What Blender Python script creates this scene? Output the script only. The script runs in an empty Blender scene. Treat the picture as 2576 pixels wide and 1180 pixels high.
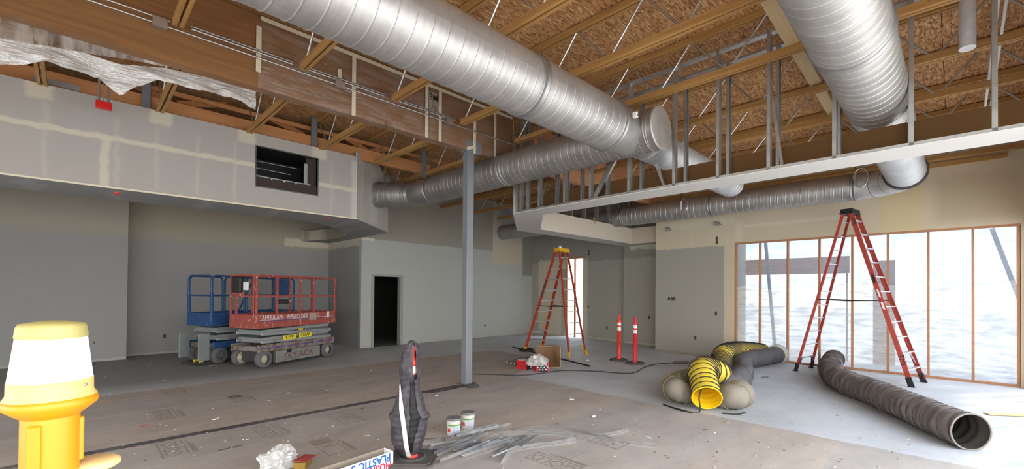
import bpy, bmesh, math, random
from mathutils import Vector, Matrix, noise
random.seed(7)
SC = bpy.context.scene
COL = SC.collection
PI = math.pi
# ------------------------------------------------------------------ camera
CF, CPSI, CPIT, CROLL, CCY, CH = 1107.4, 45.176, 0.545, 0.47, 722.7, 1.7
def _cam_matrix():
    ps, a, b = map(math.radians, (CPSI, CPIT, CROLL))
    W = Matrix(((math.sin(ps), -math.cos(ps), 0), (0, 0, 1), (math.cos(ps), math.sin(ps), 0)))
    Rp = Matrix(((1, 0, 0), (0, math.cos(a), -math.sin(a)), (0, math.sin(a), math.cos(a))))
    Rr = Matrix(((math.cos(b), math.sin(b), 0), (-math.sin(b), math.cos(b), 0), (0, 0, 1)))
    return Rr @ Rp @ W
CM = _cam_matrix()
cam = bpy.data.cameras.new('camera'); cam_o = bpy.data.objects.new('camera', cam); COL.objects.link(cam_o)
cam.sensor_width = 36; cam.lens = CF / 2576 * 36; cam.shift_y = (CCY - 590) / 2576
cam.clip_start = .05; cam.clip_end = 300
_r = Matrix((CM[0], CM[1], -CM[2])).transposed()
cam_o.matrix_world = Matrix.Translation((0, 0, CH)) @ _r.to_4x4()
SC.camera = cam_o
SC.view_settings.view_transform = 'Standard'; SC.view_settings.look = 'None'
SC.view_settings.gamma = 1; SC.view_settings.use_curve_mapping = False
SC.view_settings.exposure = 0.5
# survey of the photograph: where a sight line meets a level, or a wall plane
def ray(x, y): return CM.transposed() @ Vector(((x - 1288) / CF, -(y - CCY) / CF, 1))
def fl(x, y, z=0.0):
    d = ray(x, y); return Vector((0, 0, CH)) + d * ((z - CH) / d.z)
def px(x, y, X):
    d = ray(x, y); return Vector((0, 0, CH)) + d * (X / d.x)
def py(x, y, Y):
    d = ray(x, y); return Vector((0, 0, CH)) + d * (Y / d.y)
# ------------------------------------------------------------------ sky, sun
SKY = 5.4
w = bpy.data.worlds.new('sky'); SC.world = w; w.use_nodes = True
nt = w.node_tree; nt.nodes.clear()
o_ = nt.nodes.new('ShaderNodeOutputWorld'); bg = nt.nodes.new('ShaderNodeBackground')
tc = nt.nodes.new('ShaderNodeTexCoord'); sp = nt.nodes.new('ShaderNodeSeparateXYZ'); rp = nt.nodes.new('ShaderNodeValToRGB')
nt.links.new(tc.outputs['Generated'], sp.inputs[0]); nt.links.new(sp.outputs['Z'], rp.inputs[0])
rp.color_ramp.elements[0].position = 0.0; rp.color_ramp.elements[0].color = (1, .97, .92, 1)
rp.color_ramp.elements[1].position = .7; rp.color_ramp.elements[1].color = (.80, .88, 1, 1)
nt.links.new(rp.outputs[0], bg.inputs[0]); bg.inputs[1].default_value = SKY
nt.links.new(bg.outputs[0], o_.inputs[0])
sun = bpy.data.lights.new('sun', 'SUN'); sun.energy = 2.5; sun.angle = math.radians(4); sun.color = (1, .95, .86)
sun_o = bpy.data.objects.new('sun', sun); COL.objects.link(sun_o)
sun_o.rotation_euler = Vector((-.5, .34, -1)).to_track_quat('-Z', 'Y').to_euler()
def portal(name, loc, sx, sy, direction):
    l = bpy.data.lights.new(name, 'AREA'); l.shape = 'RECTANGLE'; l.size = sx; l.size_y = sy; l.cycles.is_portal = True
    o = bpy.data.objects.new(name, l); COL.objects.link(o); o.location = loc
    o.rotation_euler = Vector(direction).to_track_quat('-Z', 'Z').to_euler(); return o
portal('daylight_portal_front', (1.0, -1.2, 1.8), 10.8, 3.6, (0, 1, 0))
portal('daylight_portal_added_left', (-4.8, 5.5, 1.55), 11.0, 3.1, (1, 0, 0))
portal('daylight_portal_corner', (13.6, 10.3, 1.4), 1.2, 2.8, (-1, 0, 0))
portal('daylight_portal_side', (12.62, 1.6, 1.55), 5.1, 3.1, (-1, 0, 0))
SC.cycles.max_bounces = 10; SC.cycles.diffuse_bounces = 6; SC.cycles.transparent_max_bounces = 16
SC.cycles.sample_clamp_indirect = 8
# ------------------------------------------------------------------ materials
def S(r, g, b):
    f = lambda c: (c / 255 / 12.92) if c / 255 <= .04045 else ((c / 255 + .055) / 1.055) ** 2.4
    return (f(r), f(g), f(b), 1)
class NT:
    def __init__(s, name):
        s.m = bpy.data.materials.new(name); s.m.use_nodes = True; s.t = s.m.node_tree
        s.b = s.t.nodes['Principled BSDF']; s.out = s.t.nodes['Material Output']
    def n(s, typ, **kw):
        x = s.t.nodes.new(typ)
        for k, v in kw.items(): setattr(x, k, v)
        return x
    def l(s, a, b): s.t.links.new(a, b)
    def math(s, op, a, b=None, clamp=False):
        x = s.n('ShaderNodeMath', operation=op, use_clamp=clamp)
        for i, v in enumerate((a, b)):
            if v is None: continue
            if isinstance(v, (int, float)): x.inputs[i].default_value = v
            else: s.l(v, x.inputs[i])
        return x.outputs[0]
    def mix(s, fac, a, b):
        x = s.n('ShaderNodeMix', data_type='RGBA')
        for i, v in ((0, fac), (6, a), (7, b)):
            if isinstance(v, (int, float, tuple)): x.inputs[i].default_value = v
            else: s.l(v, x.inputs[i])
        return x.outputs[2]
    def noise(s, vec, scale, detail=4, rough=.6, out=0):
        x = s.n('ShaderNodeTexNoise'); x.inputs['Scale'].default_value = scale
        x.inputs['Detail'].default_value = detail; x.inputs['Roughness'].default_value = rough
        if vec is not None: s.l(vec, x.inputs['Vector'])
        return x.outputs[out]
    def coord(s, kind='Object', scale=None, rot=None):
        x = s.n('ShaderNodeTexCoord').outputs[kind]
        if scale or rot:
            m = s.n('ShaderNodeMapping'); s.l(x, m.inputs[0])
            if scale: m.inputs['Scale'].default_value = scale
            if rot: m.inputs['Rotation'].default_value = rot
            x = m.outputs[0]
        return x
    def pos(s): return s.n('ShaderNodeNewGeometry').outputs['Position']
    def ramp(s, fac, stops):
        x = s.n('ShaderNodeValToRGB'); s.l(fac, x.inputs[0]); e = x.color_ramp.elements
        while len(e) < len(stops): e.new(.5)
        for k, (p, c) in zip(e, stops): k.position = p; k.color = c
        return x.outputs[0]
    def bump(s, h, strength=.2, dist=.01):
        x = s.n('ShaderNodeBump'); x.inputs['Strength'].default_value = strength; x.inputs['Distance'].default_value = dist
        s.l(h, x.inputs['Height']); s.l(x.outputs[0], s.b.inputs['Normal'])
    def base(s, c):
        if isinstance(c, tuple): s.b.inputs['Base Color'].default_value = c
        else: s.l(c, s.b.inputs['Base Color'])
    def set(s, rough=.6, metal=0, spec=None):
        s.b.inputs['Roughness'].default_value = rough; s.b.inputs['Metallic'].default_value = metal
        if spec is not None: s.b.inputs['Specular IOR Level'].default_value = spec
_plain = {}
def plain(name, c, rough=.55, metal=0, vary=.12, scale=8, bump=0):
    if name in _plain: return _plain[name]
    k = NT(name); f = k.noise(k.coord(), scale, 5)
    d = tuple(min(1, x * (1 - vary)) for x in c[:3]) + (1,); u = tuple(min(1, x * (1 + vary)) for x in c[:3]) + (1,)
    k.base(k.ramp(f, [(.3, d), (.7, u)])); k.set(rough, metal)
    if bump: k.bump(k.noise(k.coord(), scale * 6, 3), bump)
    _plain[name] = k.m; return k.m
def worn(name, c, chip, amount=.42, rough=.5, scale=9, metal=0):
    """paint with chips and smears of another colour"""
    k = NT(name); v = k.coord('Object')
    f = k.noise(v, scale, 8, .7); g = k.ramp(f, [(amount - .03, (1, 1, 1, 1)), (amount + .03, (0, 0, 0, 1))])
    d = tuple(x * .78 for x in c[:3]) + (1,)
    bc = k.mix(k.noise(v, 3, 3), c, d)
    k.base(k.mix(g, bc, chip)); k.set(rough, metal); return k.m
def rects(name, base, layers, axis, rough=.75, speck=.04, rag=.05, scale=5.5):
    """plastered wall: patches of paint / joint compound with ragged edges. layer: colour, h0,h1,z0,z1, softness, opacity"""
    k = NT(name); P = k.pos(); sep = k.n('ShaderNodeSeparateXYZ'); k.l(P, sep.inputs[0])
    nz = k.n('ShaderNodeTexNoise'); nz.inputs['Scale'].default_value = scale; nz.inputs['Detail'].default_value = 5; k.l(P, nz.inputs['Vector'])
    ns = k.n('ShaderNodeSeparateColor'); k.l(nz.outputs['Color'], ns.inputs[0])
    H = k.math('ADD', sep.outputs[axis], k.math('MULTIPLY', k.math('SUBTRACT', ns.outputs[0], .5), rag * 2))
    Z = k.math('ADD', sep.outputs[2], k.math('MULTIPLY', k.math('SUBTRACT', ns.outputs[1], .5), rag * 2))
    fine = k.noise(P, 2.2, 6, .65)
    col = k.mix(k.math('MULTIPLY', k.math('SUBTRACT', fine, .35, True), speck * 14, True), base, tuple(x * (1 - speck * 4) for x in base[:3]) + (1,))
    for c, h0, h1, z0, z1, soft, op in layers:
        f = None
        for v, a, sg in ((H, h0, 1), (H, h1, -1), (Z, z0, 1), (Z, z1, -1)):
            if a is None: continue
            e = k.math('MULTIPLY', k.math('SUBTRACT', v, a), sg / soft)
            e = k.math('ADD', e, .5, True)
            f = e if f is None else k.math('MULTIPLY', f, e)
        if op < 1: f = k.math('MULTIPLY', f, op)
        col = k.mix(f, col, c)
    k.base(col); k.set(rough, 0, .3); k.bump(k.noise(P, 60, 3), .05, .004); return k.m
def wood(name, c0, c1, axis='x', rough=.62, scale=1.0, knots=True):
    k = NT(name); sc = {'x': (.35, 9, 9), 'y': (9, .35, 9), 'z': (9, 9, .35)}[axis]
    v = k.coord('Object', tuple(q * scale for q in sc))
    f = k.noise(v, 3.0, 6, .62); g = k.noise(v, 16, 4, .7)
    t = k.math('ADD', k.math('MULTIPLY', f, .7), k.math('MULTIPLY', g, .3))
    col = k.ramp(t, [(.32, c0), (.5, tuple((a + b) / 2 for a, b in zip(c0, c1))), (.68, c1)])
    big = k.noise(k.coord('Object'), 1.1, 3)
    col = k.mix(k.math('MULTIPLY', big, .5), col, tuple(x * .62 for x in c0[:3]) + (1,))
    k.base(col); k.set(rough, 0, .3); k.bump(g, .12, .003); return k.m
def galv(name, c=(.60, .59, .57, 1), rough=.4, metal=.8, scale=3):
    k = NT(name); v = k.coord('Object'); f = k.noise(v, scale, 6, .6); g = k.noise(v, scale * 14, 3)
    t = k.math('ADD', k.math('MULTIPLY', f, .65), k.math('MULTIPLY', g, .35))
    k.base(k.ramp(t, [(.3, tuple(x * .72 for x in c[:3]) + (1,)), (.65, c)])); k.set(rough, metal)
    k.l(k.math('ADD', k.math('MULTIPLY', f, .3), rough - .12), k.b.inputs['Roughness']); return k.m
def film(name, trans=.5, tint=(1, 1, 1, 1), milky=(.95, .97, 1, 1), wr=(2, 2, 7), gloss=.06, wst=.35, tl=.65, tv=.18, det=6):
    k = NT(name); k.t.nodes.remove(k.b)
    v = k.coord('Object', wr); h = k.noise(v, 1.6, det, .55)
    bp = k.n('ShaderNodeBump'); bp.inputs['Strength'].default_value = wst; bp.inputs['Distance'].default_value = .06; k.l(h, bp.inputs['Height'])
    tr = k.n('ShaderNodeBsdfTransparent'); tr.inputs[0].default_value = tint
    tn = k.n('ShaderNodeBsdfTranslucent'); tn.inputs[0].default_value = milky; k.l(bp.outputs[0], tn.inputs['Normal'])
    df = k.n('ShaderNodeBsdfDiffuse'); df.inputs[0].default_value = milky; k.l(bp.outputs[0], df.inputs['Normal'])
    gl = k.n('ShaderNodeBsdfGlossy'); gl.inputs['Roughness'].default_value = .22; k.l(bp.outputs[0], gl.inputs['Normal'])
    m1 = k.n('ShaderNodeMixShader'); m1.inputs[0].default_value = tl; k.l(df.outputs[0], m1.inputs[1]); k.l(tn.outputs[0], m1.inputs[2])
    m2 = k.n('ShaderNodeMixShader'); k.l(m1.outputs[0], m2.inputs[1]); k.l(tr.outputs[0], m2.inputs[2])
    fac = k.ramp(h, [(.35, (max(0, trans - tv),) * 3 + (1,)), (.65, (min(1, trans + tv),) * 3 + (1,))]); k.l(fac, m2.inputs[0])
    m3 = k.n('ShaderNodeMixShader'); m3.inputs[0].default_value = gloss; k.l(m2.outputs[0], m3.inputs[1]); k.l(gl.outputs[0], m3.inputs[2])
    k.l(m3.outputs[0], k.out.inputs[0]); return k.m
def emit(name, c, s):
    k = NT(name); k.base(c); k.b.inputs['Emission Color'].default_value = c; k.b.inputs['Emission Strength'].default_value = s; k.set(.4); return k.m
# ------------------------------------------------------------------ mesh helpers
class MB:
    def __init__(s): s.v = []; s.f = []; s.sm = []
    def add(s, vs, fs, smooth=False, M=None):
        b = len(s.v)
        s.v += [tuple(M @ Vector(p)) if M is not None else tuple(p) for p in vs]
        s.f += [tuple(i + b for i in f) for f in fs]; s.sm += [smooth] * len(fs); return s
    def box(s, a, b, M=None):
        x0, y0, z0 = a; x1, y1, z1 = b
        return s.add([(x0, y0, z0), (x1, y0, z0), (x1, y1, z0), (x0, y1, z0), (x0, y0, z1), (x1, y0, z1), (x1, y1, z1), (x0, y1, z1)],
              [(3, 2, 1, 0), (4, 5, 6, 7), (0, 1, 5, 4), (1, 2, 6, 5), (2, 3, 7, 6), (3, 0, 4, 7)], False, M)
    def bbox(s, a, b, c=.006, M=None):
        """box with chamfered edges"""
        a = Vector(a); b = Vector(b); ctr = (a + b) / 2; h = (b - a) / 2
        c = min(c, h.x * .49, h.y * .49, h.z * .49); vs = []; ix = {}
        for sx in (-1, 1):
            for sy in (-1, 1):
                for sz in (-1, 1):
                    for ax in range(3):
                        d = [c, c, c]; d[ax] = 0
                        ix[(sx, sy, sz, ax)] = len(vs)
                        vs.append((ctr.x + sx * (h.x - d[0]), ctr.y + sy * (h.y - d[1]), ctr.z + sz * (h.z - d[2])))
        I = lambda sg, ax: ix[(sg[0], sg[1], sg[2], ax)]; fs = []
        for ax in range(3):
            u, q = (ax + 1) % 3, (ax + 2) % 3
            for sg in (-1, 1):
                loop = []
                for su, sq in ((-1, -1), (1, -1), (1, 1), (-1, 1)):
                    t = [0, 0, 0]; t[ax] = sg; t[u] = su; t[q] = sq; loop.append(I(t, ax))
                fs.append(tuple(loop if sg > 0 else loop[::-1]))
        for ax in range(3):
            u, q = (ax + 1) % 3, (ax + 2) % 3
            for su in (-1, 1):
                for sq in (-1, 1):
                    t0 = [0, 0, 0]; t0[ax] = -1; t0[u] = su; t0[q] = sq; t1 = list(t0); t1[ax] = 1
                    l = [I(t0, u), I(t1, u), I(t1, q), I(t0, q)]
                    fs.append(tuple(l if su * sq > 0 else l[::-1]))
        for sx in (-1, 1):
            for sy in (-1, 1):
                for sz in (-1, 1):
                    l = [I((sx, sy, sz), k) for k in range(3)]; fs.append(tuple(l if sx * sy * sz > 0 else l[::-1]))
        return s.add(vs, fs, False, M)
    def bar(s, p, q, w, h, up=(0, 0, 1), ch=0):
        """rectangular bar from p to q, w across, h along up"""
        p = Vector(p); q = Vector(q); d = (q - p); L = d.length; d.normalize(); u = Vector(up)
        x = d.cross(u)
        if x.length < 1e-5: x = d.cross(Vector((1, 0, 0)))
        x.normalize(); u = x.cross(d).normalized()
        M = Matrix((x, d, u)).transposed().to_4x4(); M.translation = p
        return s.bbox((-w / 2, 0, -h / 2), (w / 2, L, h / 2), ch, M) if ch else s.box((-w / 2, 0, -h / 2), (w / 2, L, h / 2), M)
    def tube(s, pts, r, seg=10, closed=False, caps=True, rf=None):
        pts = [Vector(p) for p in pts]; n = len(pts); T = []
        for i in range(n):
            a = pts[i - 1] if (i or closed) else pts[i]; b = pts[(i + 1) % n] if (i < n - 1 or closed) else pts[i]
            T.append((b - a).normalized())
        u = T[0].orthogonal().normalized() if abs(T[0].z) > .9 else Vector((0, 0, 1)).cross(T[0]).normalized()
        vs = []; fs = []
        for i in range(n):
            u = (u - T[i] * u.dot(T[i])).normalized(); q = T[i].cross(u)
            for j in range(seg):
                th = 2 * PI * j / seg; rr = rf(i, th) if rf else r
                vs.append(pts[i] + u * (math.cos(th) * rr) + q * (math.sin(th) * rr))
        for i in range(n if closed else n - 1):
            for j in range(seg):
                a = i * seg + j; b = i * seg + (j + 1) % seg; c = ((i + 1) % n) * seg + (j + 1) % seg; d = ((i + 1) % n) * seg + j
                fs.append((a, b, c, d))
        s.add(vs, fs, True)
        if caps and not closed:
            s.add([vs[j] for j in range(seg)], [tuple(range(seg))[::-1]]); s.add([vs[(n - 1) * seg + j] for j in range(seg)], [tuple(range(seg))])
        return s
    def cyl(s, p, q, r, seg=16, r2=None, caps=True):
        r2 = r if r2 is None else r2
        return s.tube([p, q], r, seg, False, caps, lambda i, th: r if i == 0 else r2)
    def lathe(s, prof, seg=24, M=None, caps=True):
        vs = []; fs = []
        for r, z in prof:
            for j in range(seg): t = 2 * PI * j / seg; vs.append((r * math.cos(t), r * math.sin(t), z))
        for i in range(len(prof) - 1):
            for j in range(seg):
                a = i * seg + j; b = i * seg + (j + 1) % seg; fs.append((a, b, b + seg, a + seg))
        s.add(vs, fs, True, M)
        if caps:
            if prof[0][0] > 1e-4: s.add(vs[:seg], [tuple(range(seg))[::-1]], False, M)
            if prof[-1][0] > 1e-4: s.add(vs[-seg:], [tuple(range(seg))], False, M)
        return s
    def prism(s, poly, z0, z1, M=None):
        n = len(poly); ar = sum(poly[i][0] * poly[(i + 1) % n][1] - poly[(i + 1) % n][0] * poly[i][1] for i in range(n))
        if ar < 0: poly = poly[::-1]
        vs = [(x, y, z0) for x, y in poly] + [(x, y, z1) for x, y in poly]
        fs = [tuple(range(n))[::-1], tuple(range(n, 2 * n))] + [(i, (i + 1) % n, n + (i + 1) % n, n + i) for i in range(n)]
        return s.add(vs, fs, False, M)
    def grid(s, nu, nv, fn, smooth=True):
        vs = [fn(i / nu, j / nv) for j in range(nv + 1) for i in range(nu + 1)]
        fs = [(j * (nu + 1) + i, j * (nu + 1) + i + 1, (j + 1) * (nu + 1) + i + 1, (j + 1) * (nu + 1) + i) for j in range(nv) for i in range(nu)]
        return s.add(vs, fs, smooth)
    def build(s, name, mat, parent=None, world=True, kind=None):
        me = bpy.data.meshes.new(name); me.from_pydata(s.v, [], s.f); me.validate(); me.update()
        me.polygons.foreach_set('use_smooth', [bool(x) for x in s.sm][:len(me.polygons)] if len(s.sm) == len(me.polygons) else [False] * len(me.polygons))
        if mat: me.materials.append(mat)
        o = bpy.data.objects.new(name, me); COL.objects.link(o)
        if parent:
            o.parent = parent
            if world: o.matrix_parent_inverse = WM[parent.name].inverted()
        WM[o.name] = (WM[parent.name].copy() if parent and not world else Matrix.Identity(4))
        if kind: o['kind'] = kind
        return o
WM = {}
def tag(o, label, cat, group=None):
    o['label'] = label; o['category'] = cat
    if group: o['group'] = group
    return o
def thing(name, label, cat, loc=(0, 0, 0), rz=0, group=None):
    o = bpy.data.objects.new(name, None); COL.objects.link(o); o.location = loc; o.rotation_euler = (0, 0, rz)
    o.empty_display_size = .1
    WM[o.name] = Matrix.Translation(loc) @ Matrix.Rotation(rz, 4, 'Z')
    return tag(o, label, cat, group)
def struct(name, mb, mat, parent=None):
    o = mb.build(name, mat, parent); o['kind'] = 'structure'; return o
def inst(name, me, parent, M, mat=None):
    """another object on shared mesh data, placed by M in the parent's world frame"""
    o = bpy.data.objects.new(name, me); COL.objects.link(o)
    o.parent = parent; o.matrix_parent_inverse = WM[parent.name].inverted() if parent else Matrix.Identity(4)
    o.matrix_basis = M; WM[o.name] = M.copy(); return o
def text(name, body, size, mat, parent, M, depth=.0006, world=False, align='CENTER', sx=1.0, bold=0):
    c = bpy.data.curves.new(name, 'FONT'); c.body = body; c.size = size; c.extrude = depth; c.align_x = align; c.align_y = 'CENTER'; c.offset = bold
    t = bpy.data.objects.new(name, c); COL.objects.link(t); bpy.context.view_layer.update()
    me = bpy.data.meshes.new_from_object(t); bpy.data.objects.remove(t)
    me.transform(M @ Matrix.Scale(sx, 4, (1, 0, 0))); me.materials.clear(); me.materials.append(mat); me.name = name
    o = bpy.data.objects.new(name, me); COL.objects.link(o); o.parent = parent
    if world: o.matrix_parent_inverse = WM[parent.name].inverted()
    WM[o.name] = WM[parent.name]; return o
def frame(o, x, y): # matrix with origin o, text x axis and y axis given
    x = Vector(x).normalized(); y = Vector(y); z = x.cross(y).normalized(); y = z.cross(x)
    M = Matrix((x, y, z)).transposed().to_4x4(); M.translation = Vector(o); return M
def smooth_path(pts, n=10):
    pts = [Vector(p) for p in pts]; P = [pts[0] * 2 - pts[1]] + pts + [pts[-1] * 2 - pts[-2]]; out = []
    for i in range(1, len(P) - 2):
        for k in range(n):
            t = k / n; a, b, c, d = P[i - 1], P[i], P[i + 1], P[i + 2]
            out.append(.5 * ((2 * b) + (c - a) * t + (2 * a - 5 * b + 4 * c - d) * t * t + (3 * b - a - 3 * c + d) * t ** 3))
    return out + [pts[-1]]
def resample(pts, step):
    pts = [Vector(p) for p in pts]; out = [pts[0].copy()]; acc = 0
    for a, b in zip(pts, pts[1:]):
        L = (b - a).length
        if L < 1e-9: continue
        t = step - acc
        while t <= L: out.append(a.lerp(b, t / L)); t += step
        acc = L - (t - step)
    return out
# ------------------------------------------------------------------ shared materials
GREY = S(128, 130, 128); GREYD = S(112, 112, 109); TAN = S(190, 180, 160); CREAM = S(208, 200, 178); WHITE = S(205, 200, 194)
M_conc = NT('concrete_floor')
def _conc():
    k = M_conc; P = k.pos(); f = k.noise(P, .7, 8, .62); g = k.noise(P, 9, 6, .7)
    c = k.ramp(f, [(.3, S(168, 171, 174)), (.5, S(188, 192, 196)), (.72, S(200, 204, 208))])
    dirt = k.ramp(g, [(.56, (0, 0, 0, 1)), (.75, (1, 1, 1, 1))]); c = k.mix(k.math('MULTIPLY', dirt, .35), c, S(164, 158, 150))
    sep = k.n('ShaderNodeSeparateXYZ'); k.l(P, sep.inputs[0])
    # grey dust and the soffit's shade, painted darker towards the alcove
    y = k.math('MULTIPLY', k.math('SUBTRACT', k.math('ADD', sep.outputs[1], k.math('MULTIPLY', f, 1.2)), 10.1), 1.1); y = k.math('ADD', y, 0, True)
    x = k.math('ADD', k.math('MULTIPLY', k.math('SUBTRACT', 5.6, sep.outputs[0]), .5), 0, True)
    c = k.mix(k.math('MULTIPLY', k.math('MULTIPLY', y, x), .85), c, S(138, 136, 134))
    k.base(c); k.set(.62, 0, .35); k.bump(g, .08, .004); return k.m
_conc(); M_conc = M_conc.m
def paper_mat(name, c, d):
    k = NT(name); P = k.pos(); m = k.n('ShaderNodeMapping'); k.l(P, m.inputs[0]); m.inputs['Scale'].default_value = (.8, 1.7, 1)
    f = k.noise(m.outputs[0], 1.5, 8, .65); g = k.noise(m.outputs[0], 12, 6, .7); h = k.noise(P, 35, 3)
    col = k.ramp(f, [(.3, d), (.62, c)]); col = k.mix(k.math('MULTIPLY', k.ramp(g, [(.55, (0, 0, 0, 1)), (.72, (1, 1, 1, 1))]), .5), col, tuple(x * .7 for x in d[:3]) + (1,))
    dust = k.ramp(k.noise(P, 1.1, 9, .75), [(.5, (0, 0, 0, 1)), (.75, (1, 1, 1, 1))]); col = k.mix(k.math('MULTIPLY', dust, .5), col, S(188, 181, 174))
    k.base(col); k.set(.8, 0, .2); k.bump(k.math('ADD', g, k.math('MULTIPLY', h, .3)), .18, .006); return k.m
M_paper = [paper_mat('kraft_paper_%s' % n, a, b) for n, a, b in (('tan', S(178, 171, 164), S(160, 153, 147)), ('greyed', S(175, 169, 164), S(157, 152, 148)), ('brown', S(181, 171, 161), S(163, 153, 144)))]
def osb():
    k = NT('oriented_strand_board'); oi = k.n('ShaderNodeObjectInfo'); v0 = k.coord('Object')
    ad = k.n('ShaderNodeVectorMath', operation='ADD'); k.l(v0, ad.inputs[0]); sc = k.n('ShaderNodeVectorMath', operation='SCALE')
    k.l(oi.outputs['Location'], sc.inputs[0]); sc.inputs['Scale'].default_value = 1.37; k.l(sc.outputs[0], ad.inputs[1]); v0 = ad.outputs[0]
    dn = k.n('ShaderNodeTexNoise'); dn.inputs['Scale'].default_value = 2.5; k.l(v0, dn.inputs['Vector'])
    mx = k.n('ShaderNodeVectorMath', operation='ADD'); s2 = k.n('ShaderNodeVectorMath', operation='SCALE'); k.l(dn.outputs['Color'], s2.inputs[0]); s2.inputs['Scale'].default_value = .06
    k.l(v0, mx.inputs[0]); k.l(s2.outputs[0], mx.inputs[1]); cols = []
    for rot, s in ((.35, (10, 58, 1)), (1.1, (12, 52, 1)), (-.55, (10, 62, 1)), (2.2, (13, 66, 1)), (.8, (14, 70, 1))):
        m = k.n('ShaderNodeMapping'); k.l(mx.outputs[0], m.inputs[0]); m.inputs['Rotation'].default_value = (0, 0, rot); m.inputs['Scale'].default_value = s
        vo = k.n('ShaderNodeTexVoronoi'); vo.inputs['Scale'].default_value = 1; vo.inputs['Randomness'].default_value = 1; k.l(m.outputs[0], vo.inputs['Vector'])
        sc_ = k.n('ShaderNodeSeparateColor'); k.l(vo.outputs['Color'], sc_.inputs[0]); cols.append((sc_.outputs[0], sc_.outputs[1], vo.outputs['Distance']))
    stops = [(0, S(120, 78, 46)), (.2, S(156, 108, 68)), (.5, S(184, 136, 90)), (.8, S(204, 160, 112)), (1, S(224, 188, 142))]
    c = k.ramp(cols[0][0], stops)
    for a, b, d in cols[1:]: c = k.mix(k.math('GREATER_THAN', b, .55), c, k.ramp(a, stops))
    big = k.noise(v0, 1.5, 3); c = k.mix(k.math('MULTIPLY', big, .35), c, S(150, 98, 56))
    k.base(c); k.set(.7, 0, .3); k.bump(cols[1][0], .15, .004); return k.m
M_osb = osb()
M_gl = wood('glulam_fir', S(124, 86, 54), S(160, 116, 74), 'x', .5)
M_glp = wood('glulam_pale', S(178, 122, 84), S(206, 152, 112), 'x', .6)
M_chord = wood('joist_chord_fir', S(156, 110, 60), S(204, 160, 100), 'y', .55)
M_chord_r = wood('header_fir', S(184, 122, 76), S(212, 156, 106), 'x', .6)
M_diag = wood('brace_fir', S(170, 110, 66), S(204, 146, 92), 'z', .6)
M_pale = wood('pale_spruce', S(206, 178, 132), S(224, 200, 158), 'x', .65)
M_stud = wood('window_stud_fir', S(170, 118, 82), S(204, 154, 114), 'z', .6)
M_galv = galv('galvanised_duct', (.56, .54, .515, 1), .47, .75, 2.2)
M_galvd = galv('galvanised_duct_dull', (.42, .40, .38, 1), .48, .75, 2.2)
M_collar = galv('duct_collar_steel', (.42, .41, .40, 1), .42, .8, 5)
M_stl = galv('light_gauge_stud', (.50, .50, .48, 1), .38, .8, 6)
M_zinc = galv('bright_zinc_tube', (.66, .66, .65, 1), .3, .85, 6)
M_alu = galv('aluminium', (.75, .76, .77, 1), .38, .75, 8)
M_dw = plain('drywall_white', S(206, 201, 193), .8, 0, .03, 2)
M_dwback = plain('drywall_brown_paper_back', S(102, 70, 34), .85, 0, .06, 2)
M_grey = plain('grey_paint', GREY, .6, 0, .03, 1.5)
M_steelgrey = plain('grey_primed_steel', S(120, 124, 130), .5, 0, .06, 3)
M_black = plain('black_plastic', S(28, 27, 27), .5)
M_rub = plain('black_rubber', S(80, 77, 75), .8, 0, .15, 10)
M_redor = plain('orange_red_plastic', S(214, 52, 40), .45, 0, .06)
M_white = plain('white_plastic', S(226, 226, 224), .5, 0, .04)
M_cream = plain('masking_tape', S(212, 202, 178), .7, 0, .05)
M_comp = plain('joint_compound', S(224, 214, 186), .85, 0, .05, 8)
M_wrap = film('clear_plastic_wrap', .92, (.97, .96, .95, 1), (.8, .78, .74, 1), (2.2, 6, 6), .07, 1.0, .3, .1)
M_film = film('window_plastic_film', .165, (.62, .80, 1, 1), (.07, .08, .10, 1), (3, 1.1, 3), .05, .7, .9, .03)
M_film2 = film('window_plastic_film_inner', .125, (.82, .91, 1, 1), (.13, .138, .15, 1), (3, 1.8, 9), .07, 1.0, .85, .06)
M_drape = film('hanging_plastic_sheet', .24, (.95, .95, .94, 1), (.84, .83, .81, 1), (2.2, 4, 9), .14, 1.0, .35, .2, 3)
M_sheer = film('thin_plastic_sheet', .66, (.86, .85, .83, 1), (.72, .70, .66, 1), (7, 4, 1.6), .10, .9, .3, .25, 2)
M_bag = film('crumpled_plastic_bag', .3, (1, 1, 1, 1), (.82, .82, .81, 1), (4, 4, 4), .12, .8, .35, .18, 2)
# ------------------------------------------------------------------ the room shell
ZS = 3.24                      # level of the soffit undersides
XW = 12.4                      # face of the window wall
ZD = 5.25                      # underside of the roof deck
YF = -.95                      # storefront behind and beside the camera
def zoff(X): return -.03 * max(0, X - 6.05)
struct('floor', MB().box((-4.7, -1.15, -.2), (14, 15.2, 0)), M_conc)
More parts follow.
